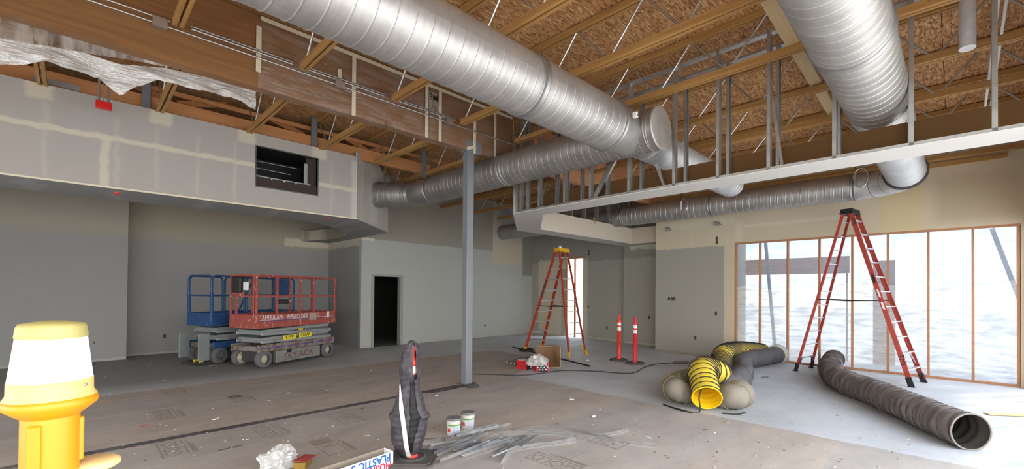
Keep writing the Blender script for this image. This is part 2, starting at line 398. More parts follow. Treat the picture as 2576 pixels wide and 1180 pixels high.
# back wall with the doorway
YB = 12.25; dl, dr, dh = 6.33, 7.27, 2.14
grey_l = S(150, 152, 147)
M_wb = rects('wall_back_paint_lit', S(176, 178, 172), [  # same grey paint as the alcove, lightened for the stronger light here
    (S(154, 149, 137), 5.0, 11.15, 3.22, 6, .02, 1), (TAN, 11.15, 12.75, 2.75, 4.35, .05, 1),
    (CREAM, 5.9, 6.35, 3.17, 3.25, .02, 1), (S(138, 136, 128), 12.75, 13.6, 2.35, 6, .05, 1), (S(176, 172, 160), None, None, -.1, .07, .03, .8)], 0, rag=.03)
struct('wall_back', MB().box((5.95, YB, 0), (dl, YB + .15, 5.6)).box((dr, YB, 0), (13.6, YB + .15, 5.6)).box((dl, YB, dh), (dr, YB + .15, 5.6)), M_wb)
d1 = struct('door_1', MB().bbox((dl - .06, YB - .02, 0), (dl + .03, YB + .17, dh - .02)).bbox((dr - .03, YB - .02, 0), (dr + .06, YB + .17, dh - .02)).bbox((dl - .06, YB - .02, dh - .02), (dr + .06, YB + .17, dh + .04)), plain('door_frame_paint', S(150, 152, 147), .5, 0, .02))
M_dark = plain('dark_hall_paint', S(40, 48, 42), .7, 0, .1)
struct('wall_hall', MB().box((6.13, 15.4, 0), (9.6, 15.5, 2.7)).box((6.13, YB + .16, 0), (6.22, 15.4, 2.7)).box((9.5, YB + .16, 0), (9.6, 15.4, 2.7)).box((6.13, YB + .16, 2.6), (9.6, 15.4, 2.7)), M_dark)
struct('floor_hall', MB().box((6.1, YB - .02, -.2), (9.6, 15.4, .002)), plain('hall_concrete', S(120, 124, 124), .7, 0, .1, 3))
# alcove at the left with its stepped back wall
M_wa = rects('wall_alcove_paint', S(150, 149, 148), [(CREAM, None, None, 3.03, 3.4, .06, .75)], 1, rag=.08)
struct('wall_alcove', MB().box((5.95, YB + .15, 0), (6.12, 14.75, 5.6)), M_wa)
M_wl = rects('wall_left_paint', S(152, 151, 150), [(S(166, 158, 140), None, None, 2.95, 6, .25, .75), (S(170, 158, 130), 1.0, 4.8, 3.15, 6, .12, .35), (CREAM, 4.6, 6, 3.06, 3.3, .05, .8), (S(178, 174, 166), None, None, -.1, .05, .02, .7)], 0, rag=.06)
struct('wall_left', MB().box((.9, 14.6, 0), (6.1, 14.75, 5.6)).box((-4.6, 14.0, 0), (.9, 14.75, 5.6)), M_wl)
struct('wall_side', MB().box((-4.65, -1.1, 3.04), (-4.5, 14.2, 5.6)).box((-4.65, 11.0, 0), (-4.5, 14.2, 3.04)).box((-4.65, -1.1, 0), (-4.5, .0, 3.04)), plain('side_drywall', S(190, 184, 174), .8, 0, .03))
side_opening = struct('added_side_opening', MB().box((-4.62, 0, 0), (-4.54, 11, .06)).box((-4.62, 0, 2.98), (-4.54, 11, 3.04)), plain('added_opening_frame', S(160, 160, 158), .4, .5))  # added side opening, unseen, brings extra light into the alcove
for i in range(6): MB().box((-4.62, i * 2.1, .06), (-4.54, i * 1.85 + .05, 2.98)).build('mullion', plain('added_opening_frame', S(160, 160, 158), .4, .5), side_opening)
# right walls, stepping back towards the far corner
wy0, wy1, wz = -.86, 4.12, 3.04
M_wr = rects('wall_right_paint', S(206, 194, 168), [
    (S(162, 160, 151), 4.38, 6.6, -.1, 2.98, .03, 1), (S(214, 206, 182), 4.1, 6.3, 3.55, 3.72, .08, .7), (CREAM, 5.2, 5.32, 3.05, 3.6, .06, .5), (CREAM, 4.62, 4.74, 3.1, 3.6, .06, .5),
    (S(208, 192, 140), .45, 1.15, 3.0, 4.25, .03, .55), (S(170, 154, 122), -.9, .28, 3.15, 4.1, .2, .45), (S(220, 212, 190), 1.9, 3.9, 3.42, 3.5, .05, .5), (S(220, 212, 190), 3.92, 4.1, 3.0, 3.6, .08, .5), (CREAM, 4.1, 4.36, 2.85, 3.2, .1, .6)], 1, rag=.05)
struct('wall_right', MB().box((XW, wy1, 0), (XW + .9, 6.35, 5.6)).box((XW, -1.1, wz), (XW + .15, wy1, 5.6)).box((XW, -1.1, 0), (XW + .15, wy0, wz)), M_wr)
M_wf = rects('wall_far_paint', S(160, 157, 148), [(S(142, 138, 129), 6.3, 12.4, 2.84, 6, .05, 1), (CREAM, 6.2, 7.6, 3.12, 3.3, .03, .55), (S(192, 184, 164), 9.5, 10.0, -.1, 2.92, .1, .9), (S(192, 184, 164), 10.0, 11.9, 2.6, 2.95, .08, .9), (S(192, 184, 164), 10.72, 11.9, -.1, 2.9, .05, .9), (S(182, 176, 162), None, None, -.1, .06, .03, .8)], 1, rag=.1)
n0, n1, nz = px(1467, 760, 13.35).y, px(1423, 760, 13.35).y, px(1450, 648, 13.35).z
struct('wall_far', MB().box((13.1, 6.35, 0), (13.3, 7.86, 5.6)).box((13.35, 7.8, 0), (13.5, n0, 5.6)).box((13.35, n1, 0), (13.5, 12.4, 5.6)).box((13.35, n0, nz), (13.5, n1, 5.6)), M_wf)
# the storefront beside and behind the camera: clear glazing up to the far bays
M_fr = plain('storefront_aluminium', S(160, 160, 158), .4, .5)
struct('wall_front', MB().box((-4.65, YF - .15, 3.55), (12.55, YF, 5.6)).box((6.4, YF - .15, 3.04), (12.55, YF, 3.55)).box((-4.65, YF - .15, 0), (-4.4, YF, 3.04)).box((12.3, YF - .15, 0), (12.55, YF, 3.04)), plain('front_drywall', S(198, 184, 152), .8, 0, .03))
w3 = struct('window_3', MB().box((-4.4, YF - .1, 0), (6.4, YF - .04, .06)).box((-4.4, YF - .1, 3.49), (6.4, YF - .04, 3.55)).box((-4.4, YF - .1, 3.0), (6.4, YF - .04, 3.05)), M_fr)  # band above the lower rail added for more light on deck and soffit
for i in range(7):
    x = -4.4 + i * 1.79; MB().box((x, YF - .1, .06), (x + .05, YF - .04, 3.49)).build('mullion', M_fr, w3)
w4 = struct('window_4', MB().box((6.4, YF - .1, 0), (12.3, YF - .01, .04)).box((6.4, YF - .1, 3.0), (12.3, YF - .01, 3.04)), M_stud)
for i in range(11):
    x = 6.4 + i * .586; MB().box((x, YF - .1, .04), (x + .04, YF - .01, 3.0)).build('stud', M_stud, w4)
MB().box((6.44, YF - .115, .0), (12.3, YF - .112, 3.04)).build('plastic_film', film('thin_front_film', .78, (.97, .98, 1, 1), (.7, .72, .75, 1), (1.6, 3, 4), .04, .5, .9, .08), w4)
# the big window under plastic
w1 = struct('window_1', MB().box((XW + .02, wy0, 0), (XW + .13, wy1, .04)).box((XW + .02, wy0, wz - .04), (XW + .13, wy1, wz)), M_stud)
for x in (1850, 1910, 1980, 2060, 2143, 2233, 2335, 2448, 2563):
    y = px(x, 750, XW).y; y = min(max(y, wy0 + .02), wy1 - .02)
    MB().box((XW + .02, y - .019, .04), (XW + .12, y + .019, wz - .04)).build('stud', M_stud, w1)
wave = lambda y: .06 * math.sin(y * 5.3) * abs(math.sin(y * 2.1)) - (.1 if y > 2.2 else 0)
def film_pt(X, y0, y1, z0, z1, amp, top=None, bot=None):
    def fn(u, v):
        y = y0 + (y1 - y0) * u; zt = z1 + (top(y) if top else 0); zb = z0 + (bot(y) if bot else 0); z = zb + (zt - zb) * v
        return (X + amp * noise.noise((y * 2.1, z * 3.3, 4)) + amp * .5 * noise.noise((y * 6, z * 2.4, 9)), y, z)
    return fn
MB().grid(90, 30, film_pt(XW + .142, wy0, wy1, 1.947, wz, .012, None, wave)).build('plastic_film', M_film, w1)
MB().grid(120, 40, film_pt(XW + .17, wy0, wy1, .0, 1.95, .02, wave)).build('lower_plastic_film', M_film2, w1)
# narrow window near the far corner
w2 = struct('window_2', MB().box((13.33, n0 - .05, nz - .04), (13.44, n1 + .05, nz + .02)).box((13.37, n0, 0), (13.44, n0 + .03, nz)).box((13.37, n1 - .05, 0), (13.44, n1, nz)), M_stud)
MB().box((13.37, (n0 + n1) / 2 - .02, 0), (13.44, (n0 + n1) / 2 + .03, nz - .04)).build('stud', M_stud, w2)
MB().grid(20, 40, film_pt(13.46, n0, n1, 0, nz, .01)).build('plastic_film', film('corner_window_film', .42, (.86, .94, 1, 1), (.3, .33, .36, 1), (3, 1.6, 3), .04, .6, .9, .1), w2)
# out of doors
struct('ground_outside', MB().box((-60, -60, -.3), (-4.7, 60, -.06)).box((14, -60, -.3), (70, 60, -.06)).box((-4.7, -60, -.3), (14, -1.15, -.06)).box((-4.7, 15.6, -.3), (14, 60, -.06)), plain('pale_site_ground', S(214, 212, 206), .9, 0, .08, .6))
ya, yb_ = px(2137, 665, XW + 1.5).y, px(1856, 665, XW + 1.5).y; za, zb_ = px(1990, 690, XW + 1.5).z, px(1990, 650, XW + 1.5).z
M_ply = wood('weathered_plywood', S(216, 138, 70), S(238, 168, 96), 'y', .8)
pb = thing('plywood_hoarding', 'long brown plywood strip seen through the plastic of the big window', 'board', (XW + 1.5, (ya + yb_) / 2, -.06))
MB().bbox((XW + 1.5, ya, za), (XW + 1.54, yb_, zb_), .004).build('strip', M_ply, pb)
for y in (ya + .06, yb_ - .04): MB().bbox((XW + 1.545, y - .02, -.058), (XW + 1.585, y + .02, zb_), .003).build('support_post', M_stud, pb)
pq = tag(MB().bbox((XW + 1.5, px(2252, 700, XW + 1.5).y, -.055), (XW + 1.54, px(2196, 700, XW + 1.5).y, px(2220, 655, XW + 1.5).z), .004).build('plywood_sheet', wood('plywood_upright', S(218, 142, 76), S(240, 174, 104), 'z', .8)), 'upright brown plywood sheet behind the window plastic beside the ladder', 'board')
for i, (xa, ya, xb, yb) in enumerate(((2495, 575, 2540, 690), (1925, 600, 1950, 880))):
    a = px(xa, ya, XW + .6); b = px(xb, yb, XW + .6)
    tag(MB().bar(a, b + (b - a).normalized() * (b.z + .06) / max(.2, abs((b - a).normalized().z)), .07, .05, (1, 0, 0)).build('outside_brace', plain('grey_brace', S(150, 156, 164), .6)), ('slanting grey brace outside the last bay of the big window', 'slanting pale brace outside the first bays of the big window')[i], 'brace')
# roof deck of strand boards
ceil = struct('ceiling', MB().box((-4.7, -1.15, ZD + .12), (14, 15.2, ZD + .25)), plain('roof_underlay', S(90, 70, 50), .9))
pw, pl = 1.22, 2.44
pm = MB().box((0, 0, 0), (pl - .006, pw - .006, .018)).build('strand_board', M_osb, ceil)
pme = pm.data; first = True
for i in range(8):
    for j in range(14):
        y = -1.1 + j * pw; x = -4.6 + i * pl + (pl / 2 if j % 2 else 0) - .6
        if x > 13.6 or y > 15: continue
        z = ZD + zoff(x); M = Matrix.Translation((x, y, z)) @ Matrix.Rotation(math.atan(.03) if x > 6.0 else 0, 4, 'Y')
        if x < 6.05 < x + pl: M = Matrix.Translation((x, y, ZD)) @ Matrix.Rotation(math.atan(.03 * (x + pl - 6.05) / pl), 4, 'Y')
        if first: pm.matrix_basis = M; first = False
        else: inst('strand_board', pme, ceil, M)
# steel column
colm = thing('steel_column', 'square grey steel column holding up the wrapped wooden beam', 'column', (5.07, 6.25, 0))
MB().bbox((4.995, 6.175, .012), (5.145, 6.325, 4.23), .012).build('shaft', M_steelgrey, colm)
MB().bbox((4.93, 6.11, 0), (5.21, 6.39, .012), .003).build('base_plate', M_steelgrey, colm)
MB().bbox((4.93, 6.16, 4.22), (5.30, 6.34, 4.235), .003).box((4.95, 6.155, 4.2), (5.30, 6.17, 4.42)).build('saddle', M_steelgrey, colm)
# ------------------------------------------------------------------ left soffit
YS = 9.15
hx0, hx1, hz0, hz1 = 2.37, 3.48, 3.63, 4.36
zt = 4.60
M_sof = rects('soffit_drywall', S(172, 166, 160), [
    (CREAM, -5, 2.36, 3.965, 4.045, .03, .8), (CREAM, 3.5, 4.4, 3.82, 3.90, .03, .8), (CREAM, .26, .36, 3.2, 3.98, .04, .7),
    *[(CREAM, x - .13, x + .15, 4.38, 4.7, .06, .75) for x in (-.4, .96, 2.2, 3.5)],
    *[(S(190, 186, 176), x, x + .05, 3.3, 4.35, .05, .5) for x in (-.35, .42, .9, 1.45, 2.0, 3.75)], (S(210, 205, 194), 4.2, 4.4, 3.2, 4.5, .06, .6)], 0, rag=.05)
sof = MB()
for a, b in (((-4.6, 3.24), (hx0, zt)), ((hx1, 3.24), (4.32, zt)), ((hx0, hz1), (hx1, zt)), ((hx0, 3.24), (hx1, hz0))):
    sof.box((a[0], YS, a[1] + .012), (b[0], YS + .03, b[1]))
soff = struct('wall_soffit', sof, M_sof)
M_sofd = rects('soffit_diagonal_drywall', S(186, 181, 175), [(CREAM, 4.52, 4.58, 3.2, 5, .03, .7), (S(208, 203, 190), 4.9, 5.3, 3.3, 4.6, .15, .5)], 0, rag=.05)
dg = MB()
A0, A1 = Vector((4.32, YS, 0)), Vector((5.9, 10.66, 0)); nn = Vector((A1.y - A0.y, -(A1.x - A0.x), 0)).normalized() * -.03
dg.add([A0 + Vector((0, 0, 3.252)), A1 + Vector((0, 0, 3.252)), A1 + Vector((0, 0, 4.35)), A0.lerp(A1, .62) + Vector((0, 0, 4.95)), A0 + Vector((0, 0, zt + .1)),
        *[q + nn for q in (A0 + Vector((0, 0, 3.252)), A1 + Vector((0, 0, 3.252)), A1 + Vector((0, 0, 4.35)), A0.lerp(A1, .62) + Vector((0, 0, 4.95)), A0 + Vector((0, 0, zt + .1)))]],
       [(0, 1, 2, 3, 4), (9, 8, 7, 6, 5), (1, 0, 5, 6), (2, 1, 6, 7), (3, 2, 7, 8), (4, 3, 8, 9), (0, 4, 9, 5)])
dg.box((5.88, 10.66, 3.252), (5.91, YB, 4.7))
struct('wall_soffit_return', dg, M_sofd)
cv = [(3.43, 10.33), (3.75, 10.36), (4.05, 10.47), (4.4, 10.72), (4.76, 11.1), (5.1, 11.5), (5.33, 11.9), (5.46, 12.35), (5.5, 12.85), (5.45, 13.55), (5.3, 14.1), (5.07, 14.58)]
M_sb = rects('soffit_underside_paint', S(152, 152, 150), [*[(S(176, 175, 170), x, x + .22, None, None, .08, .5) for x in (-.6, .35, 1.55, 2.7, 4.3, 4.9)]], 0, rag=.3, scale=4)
und = MB()
poly = [(-4.6, YS + .0), (4.32, YS + .0), (5.9, 10.66), (5.94, YB + .1), (5.94, 14.58)] + cv[::-1] + [(-4.6, 10.3)]
und.prism(poly, 3.24, 3.252)
struct('ceiling_soffit', und, M_sb)
cb = MB()
for (xa, ya), (xb, yb) in zip(cv, cv[1:]):
    cb.add([(xa, ya, 3.252), (xb, yb, 3.252), (xb, yb, 3.56), (xa, ya, 3.56)], [(0, 1, 2, 3), (3, 2, 1, 0)])
struct('wall_curved_drop', cb, rects('curved_drop_drywall', S(150, 142, 126), [(CREAM, 5.2, 5.4, None, None, .1, .6), (CREAM, 5.05, 5.12, None, None, .05, .5)], 0, rag=.06))
struct('trim_1', MB().box((-4.6, YS - .006, 3.236), (4.33, YS + .004, 3.262)), M_comp)
# the open return-air box in the soffit
rb = thing('duct_opening', 'black rectangular air opening cut in the white soffit', 'vent', (hx0, YS, hz0))
MB().box((hx0, YS + .03, hz0), (hx1, YS + .05, hz0 + .18)).box((hx1 - .2, YS + .08, hz0 + .18), (hx1, YS + .1, hz1)).build('lower_liner', plain('liner_brown', S(58, 46, 42), .8), rb)
MB().box((hx0, YS + .9, hz0), (hx1, YS + .92, hz1)).box((hx0 - .01, YS, hz0), (hx0, YS + .9, hz1)).box((hx1, YS, hz0), (hx1 + .01, YS + .9, hz1)).box((hx0, YS, hz1), (hx1, YS + .9, hz1 + .01)).box((hx0, YS, hz0 - .01), (hx1, YS + .9, hz0)).build('box_liner', plain('liner_black', S(14, 14, 15), .6), rb)
fr = MB(); t = .022
for a, b in (((hx0 - t, hz0 - t), (hx0, hz1 + t)), ((hx1, hz0 - t), (hx1 + t, hz1 + t)), ((hx0, hz1), (hx1, hz1 + t)), ((hx0, hz0 - t), (hx1, hz0))): fr.bbox((a[0], YS - .008, a[1]), (b[0], YS + .06, b[1]), .003)
fr.build('flange', galv('dark_flange', (.16, .17, .17, 1), .4, .7), rb)
M_edge = galv('duct_board_edge', (.40, .42, .41, 1), .5, .4)
MB().box((hx0, YS + .04, hz0 + .18), (hx1 - .12, YS + .055, hz0 + .20)).build('lower_edge', M_edge, rb)
MB().bbox((hx1 - .24, YS + .05, hz0 + .18), (hx1 - .17, YS + .09, hz1 - .12), .01).build('side_edge', M_edge, rb)
for i, (z, l) in enumerate(((.56, .75), (.43, .62), (.3, .5))): MB().bar((hx0 + .02, YS + .4, hz0 + z), (hx0 + l + .1, YS + .4, hz0 + z - .02 * i), .012, .012).build('inner_rib', M_edge, rb)
for i in range(3): MB().lathe([(0, 0), (.016, 0), (.012, .01), (0, .012)], 8, Matrix.Translation((hx0 + .27 + i * .22, YS + .025, hz0 + .165)) @ Matrix.Rotation(PI / 2, 4, 'X')).build('clip', M_white, rb)
# red fixtures along the soffit edge
for i, (x, y) in enumerate(((295, 486), (828, 551))):
    p = fl(x, y, 3.232); tag(MB().lathe([(0, -.02), (.035, -.018), (.04, 0), (.04, .008)], 14, Matrix.Translation(p)).build('sprinkler_cap', M_redor), ('small red round cap under the left part of the soffit', 'small red round cap under the soffit near its slanted end')[i], 'cap', 'red caps under the soffit')
# ------------------------------------------------------------------ roof framing
ORD = ['first', 'second', 'third', 'fourth', 'fifth', 'sixth', 'seventh', 'eighth', 'ninth', 'tenth', 'eleventh', 'twelfth', 'thirteenth', 'fourteenth']
YG0, YG1, ZG0, ZG1 = 6.17, 6.33, 4.24, 5.15
def lam(x0, x1, mat, name, label):
    t = thing(name, label, 'beam', ((x0 + x1) / 2, 6.25, ZG0)); n = 7; h = (ZG1 - ZG0) / n
    for i in range(n): MB().bbox((x0, YG0, ZG0 + i * h), (x1, YG1, ZG0 + (i + 1) * h), .0025).build('lamination', mat, t)
    return t
lam(-4.5, 6.12, M_gl, 'glulam_beam', 'deep brown laminated wooden beam on the grey column, partly wrapped in plastic')
lam(6.75, 13.2, M_glp, 'glulam_beam', 'pale laminated wooden beam running on behind the metal studs')
tag(MB().bbox((-4.5, YG0 - .06, ZG1 + .002), (6.1, YG1 + .06, ZG1 + .045), .003).build('nailer_plank', M_gl), 'flat brown plank lying on top of the wrapped beam', 'plank')
CHB, CHH, ZJ = .1, .085, 4.57
DEP = ZD - ZJ - .012
def chord_mb(y0, y1, z0):
    m = MB()
    for s in (-1, 1): m.bbox((s * .031 - .02, y0, z0), (s * .031 + .02, y1, z0 + CHH), .003)
    return m
_ch = {}
def chord(kind, y0, y1, z0, parent):
    key = (round(y0, 2), round(y1, 2), round(z0, 2))
    if key not in _ch:
        o = chord_mb(y0, y1, z0).build(kind, M_chord, parent, world=False); _ch[key] = o.data; return o
    o = bpy.data.objects.new(kind, _ch[key]); COL.objects.link(o); o.parent = parent; WM[o.name] = WM[parent.name]; return o
PAN = .965
_webs = {}
def web(up, parent, y):
    if up not in _webs:
        a, b = (0, .04), (PAN / 2, DEP - .045)
        if not up: a, b = (0, DEP - .045), (PAN / 2, .04)
        _webs[up] = MB().tube([(0, a[0], a[1]), (0, b[0], b[1])], .0135, 8).cyl((-.062, a[0], a[1]), (.062, a[0], a[1]), .009, 6).build('web_tube', M_zinc, parent, world=False)
        o = _webs[up]; o.location = (0, y, 0); _webs[up] = o.data; return
    o = bpy.data.objects.new('web_tube', _webs[up]); COL.objects.link(o); o.parent = parent; o.location = (0, y, 0); WM[o.name] = WM[parent.name]
def joist(X, y0, y1, label, group, bot=None, ph=2.1):
    z = ZJ + zoff(X)
    t = thing('roof_joist', label, 'joist', (X, 0, z), 0, group)
    b0, b1 = bot if bot else (y0, y1)
    chord('bottom_chord', b0, b1, 0, t); chord('top_chord', y0, y1, DEP - CHH, t)
    k = math.ceil((max(y0, b0 - .45) - ph) / (PAN / 2))
    while True:
        y = ph + k * PAN / 2
        if y + PAN / 2 > min(y1, b1 + .5) + .02: break
        web(k % 2 == 0, t, y); k += 1
XR = [.77, 2.09, 3.41, 4.72, 6.04, 7.36, 8.67, 9.98, 11.25, 12.18]
for i, X in enumerate(XR):
    joist(X, -.93, 6.16, 'open-web wooden roof joist in front of the deep beam, %s from the left' % ORD[i], 'joists in front of the beam', (-.93, 6.0))
XL = [-.36, .95, 2.25, 3.55, 4.85]
for i, X in enumerate(XL):
    joist(X, 6.34, 9.7, 'open-web roof joist between the deep beam and the white soffit, %s from the left' % ORD[i], 'joists between beam and soffit', (6.42, 9.30), 6.9)
for i, X in enumerate([6.16, 7.45, 8.75, 10.05, 11.35, 12.6]):
    joist(X, 6.34, 12.2, 'open-web roof joist running to the back wall, %s from the left' % ORD[i], 'joists running to the back wall', (6.42, 12.2), 6.9)
# ledger of the right-hand wall
tag(MB().bbox((XW - .05, -.7, 4.29), (XW - .003, 6.2, 4.38), .003).build('wall_ledger', M_chord), 'brown timber ledger along the top of the window wall', 'ledger')
# pale brace laid across the joists
tag(MB().bar((4.6, 1.33, ZJ + .125), (9.0, 1.39, ZJ + .055), .14, .038, (0, 0, 1), .003).build('joist_brace', M_pale), 'pale plank laid across the joists beside the big duct', 'plank')
# girder above the soffit: chord, braces, posts
YGd = 9.42
tag(MB().bbox((-4.5, YGd - .12, 4.602), (6.3, YGd - .03, 4.86), .004).build('soffit_header', M_chord_r), 'orange-brown timber header lying along the top of the soffit', 'beam')
tag(MB().bbox((.6, YGd - .02, 5.0), (7.4, YGd + .02, 5.08), .004).build('soffit_upper_rail', M_chord_r), 'thin orange timber rail above the soffit header', 'rail')
tag(MB().bbox((-4.5, YGd + 1.1, 5.0), (7.2, YGd + 1.16, 5.2), .004).build('rear_header', M_glp), 'pinkish timber beam under the deck behind the soffit', 'beam')
for i, (x0, x1, up) in enumerate(((-.55, -1.35, 1), (.38, 1.2, 1), (1.95, 1.15, 0), (2.55, 3.35, 1), (4.1, 4.75, 0), (5.35, 4.75, 1))):
    za, zb = (4.86, 5.1)
    tag(MB().bar((x0, YGd + .06, zb), (x1, YGd + .06, za + .02), .04, .1, (0, 0, 1)).build('header_brace', M_diag), 'slanting timber brace above the soffit header, %s from the left' % ORD[i], 'brace', 'braces above the soffit header')
for i, x in enumerate((.79, 3.45, 6.1)):
    tag(MB().bbox((x - .055, YGd - .18, 4.55 if i < 2 else 4.5), (x + .055, YGd - .122, ZD - .01), .006).build('grey_post', M_steelgrey), 'short grey steel post standing on the soffit header, %s from the left' % ORD[i], 'post', 'grey posts above the soffit')
tag(MB().bbox((-.46, YGd - .128, 4.66), (.02, YGd - .122, 4.74), .001).build('strap_plate', galv('perforated_plate', (.4, .42, .43, 1), .5, .7, 20)), 'galvanised strap plate nailed across the soffit header', 'plate')
# red box under twin conduits
e = thing('fire_alarm_box', 'red box hanging from two short conduits in front of the soffit', 'box', (.26, 8.6, 4.25))
MB().bbox((.18, 8.56, 4.27), (.35, 8.66, 4.37), .006).build('housing', plain('alarm_red', S(206, 28, 24), .4), e)
for x in (.215, .315): MB().cyl((x, 8.62, 4.37), (x, 8.62, ZD), .014, 10).build('conduit', M_zinc, e)
MB().cyl((.262, 8.62, 4.37), (.262, 8.62, ZD), .005, 8).build('hanger_rod', M_zinc, e)
# ------------------------------------------------------------------ conduit along the beam
def emt(name, label, z, x0, x1, y, r=.012):
    return tag(MB().cyl((x0, y, z), (x1, y, z), r, 10).build(name, M_zinc), label, 'conduit')
emt('conduit', 'long bright conduit running the length of the wrapped beam', 4.585, -2.5, 6.1, 6.115)
for i, (a, b) in enumerate(((-1.2, .72), (.9, 2.0), (2.18, 3.36), (3.5, 4.66))):
    tag(MB().cyl((a, 6.12, 4.655), (b, 6.12, 4.655), .012, 10).build('conduit_run', M_zinc), 'short upper conduit above the long one, %s run from the left' % ORD[i], 'conduit', 'upper conduit runs')
    if i: tag(MB().tube([Vector((a + (b - a) * k / 50, 6.13 + .004 * math.sin(k * 1.7), 4.69 + .003 * math.cos(k * 2.1))) for k in range(51)], .011, 8).build('armoured_cable', M_stl), 'armoured cable clipped above the conduit, %s run from the left' % ORD[i - 1], 'cable', 'armoured cables')
for i, (x, y) in enumerate(((402, 62), (855, 212), (1130, 300))):
    p = py(x, y, 6.1); b = thing('junction_box', 'small galvanised junction box on the beam conduit, %s from the left' % ORD[i], 'box', (p.x, 6.09, 4.55), 0, 'junction boxes on the beam')
    MB().bbox((p.x - .06, 6.075, 4.545), (p.x + .06, 6.15, 4.64), .004).build('body', M_stl, b); MB().bbox((p.x - .065, 6.07, 4.54), (p.x + .065, 6.076, 4.645), .002).build('cover', M_zinc, b)
# ------------------------------------------------------------------ plastic on the beam
M_tape = M_cream
xt = [1.60, 2.84, 4.09, 4.36, 5.12, 5.62]
for i, (a, b) in enumerate(((1.6, 2.84), (2.84, 4.09), (4.09, 4.36), (4.36, 5.12), (5.12, 6.1))):
    g = MB(); off = i * 7
    def fn(u, v, a=a, b=b, off=off):
        x = a + (b - a) * u
        if v < .85: z = ZG0 - .006 + (ZG1 - .03 - ZG0) * (v / .85 if v > 0 else 0); z = ZG1 - .03 - (ZG1 - .03 - ZG0 + .008) * (v / .85); y = YG0 - .012 + .009 * noise.noise((x * 3, z * 5, off))
        else: z = ZG0 - .008; y = YG0 - .012 + (v - .85) / .15 * .18
        return (x, y, z)
    g.grid(24, 28, fn)
    tag(g.build('plastic_wrap', M_wrap), 'clear plastic sheet taped over the wooden beam, %s panel from the left' % ORD[i], 'plastic sheet', 'plastic wrap panels on the beam')
for i, x in enumerate(xt):
    z1 = (5.0, 5.12, 5.12, 5.12, 4.78, 5.1)[i]; z0 = (4.42, 4.23, 4.23, 4.23, 4.2, 4.23)[i]
    tag(MB().bbox((x - .03, YG0 - .026, z0), (x + .03, YG0 - .024, z1), .0004).build('tape_strip', M_tape), 'upright cream tape strip on the wrapped beam, %s from the left' % ORD[i], 'tape', 'tape strips on the beam')
tag(MB().bbox((1.62, YG0 - .027, 5.085), (6.08, YG0 - .025, 5.14), .0004).build('top_tape', M_tape), 'long cream tape strip along the top of the wrapped beam', 'tape')
tag(MB().bbox((2.60, YG0 - .027, 4.66), (2.655, YG0 - .025, 4.83), .0004).build('tape_patch', M_tape), 'short cream tape patch on the wrapped beam', 'tape')
tag(MB().bar((4.95, 6.15, 4.25), (5.15, 6.15, 4.33), .004, .05, (0, 0, 1)).build('column_tape', M_tape), 'cream tape pulled over the head of the grey column', 'tape')
text_holder = tag(MB().bbox((4.13, YG0 - .022, 4.7), (4.33, YG0 - .0215, 5.02), .0002).build('printed_film_strip', M_sheer), 'strip of printed plastic film with a black mark on the beam', 'film')
M_ink = plain('black_ink', S(40, 34, 32), .7)
text('film_print', '3M', .15, M_ink, text_holder, frame((4.23, YG0 - .024, 4.93), (1, 0, 0), (0, 0, 1)), world=True, bold=.0008)
[MB().box((4.19 + k * .032, YG0 - .0245, 4.75), (4.208 + k * .032, YG0 - .0235, 4.81)).build('print_bar', plain('faint_ink', S(110, 78, 50), .7), text_holder) for k in range(3)]
# hanging drapes left of the wrapped part
def drape(name, mat, x0, x1, top, bot, label, amp, y0=6.4, nu=90, nv=34, sd=0):
    g = MB()
    def fn(u, v):
        x = x0 + (x1 - x0) * u; zt_, zb_ = top(u), bot(u); z = zt_ + (zb_ - zt_) * v
        y = y0 + amp * v * (noise.noise((x * 2.2, z * 3, sd)) + .6 * noise.noise((x * 7 + z * 5, z * 4, sd + 3)) + .4 * noise.noise((x * 13, z * 12, sd + 5)))
        return (x + .04 * v * noise.noise((x * 5, z * 6, sd + 8)), y, z)
    g.grid(nu, nv, fn); return tag(g.build(name, mat), label, 'plastic sheet')
def lerp_list(L):
    def f(u):
        for (a, b), (c, d) in zip(L, L[1:]):
            if u <= c: return b + (d - b) * (u - a) / max(1e-6, c - a)
        return L[-1][1]
    return f
drape('hanging_sheet', M_drape, -1.3, 1.63, lerp_list([(0, 4.03), (.27, 4.06), (.45, 4.14), (.55, 4.12), (.68, 4.22), (1, 4.30)]),
      lerp_list([(0, 3.74), (.26, 3.80), (.36, 3.93), (.5, 3.92), (.56, 3.80), (.60, 3.93), (.66, 4.05), (.9, 4.08), (1, 4.02)]), 'white crumpled plastic sheet hanging below the wooden beam at upper left', .10, 6.36)
drape('sheer_sheet', M_sheer, -1.3, .85, lerp_list([(0, 4.30), (1, 4.30)]), lerp_list([(0, 4.0), (.4, 4.04), (.7, 4.16), (1, 4.27)]), 'thin see-through plastic between the beam and the white drape', .04, 6.345, 60, 14, 20)
tag(MB().bbox((.255, 6.33, 4.255), (.305, 6.335, 4.33), .0004).build('drape_tape', M_white), 'small white tape square holding the drape at upper left', 'tape')
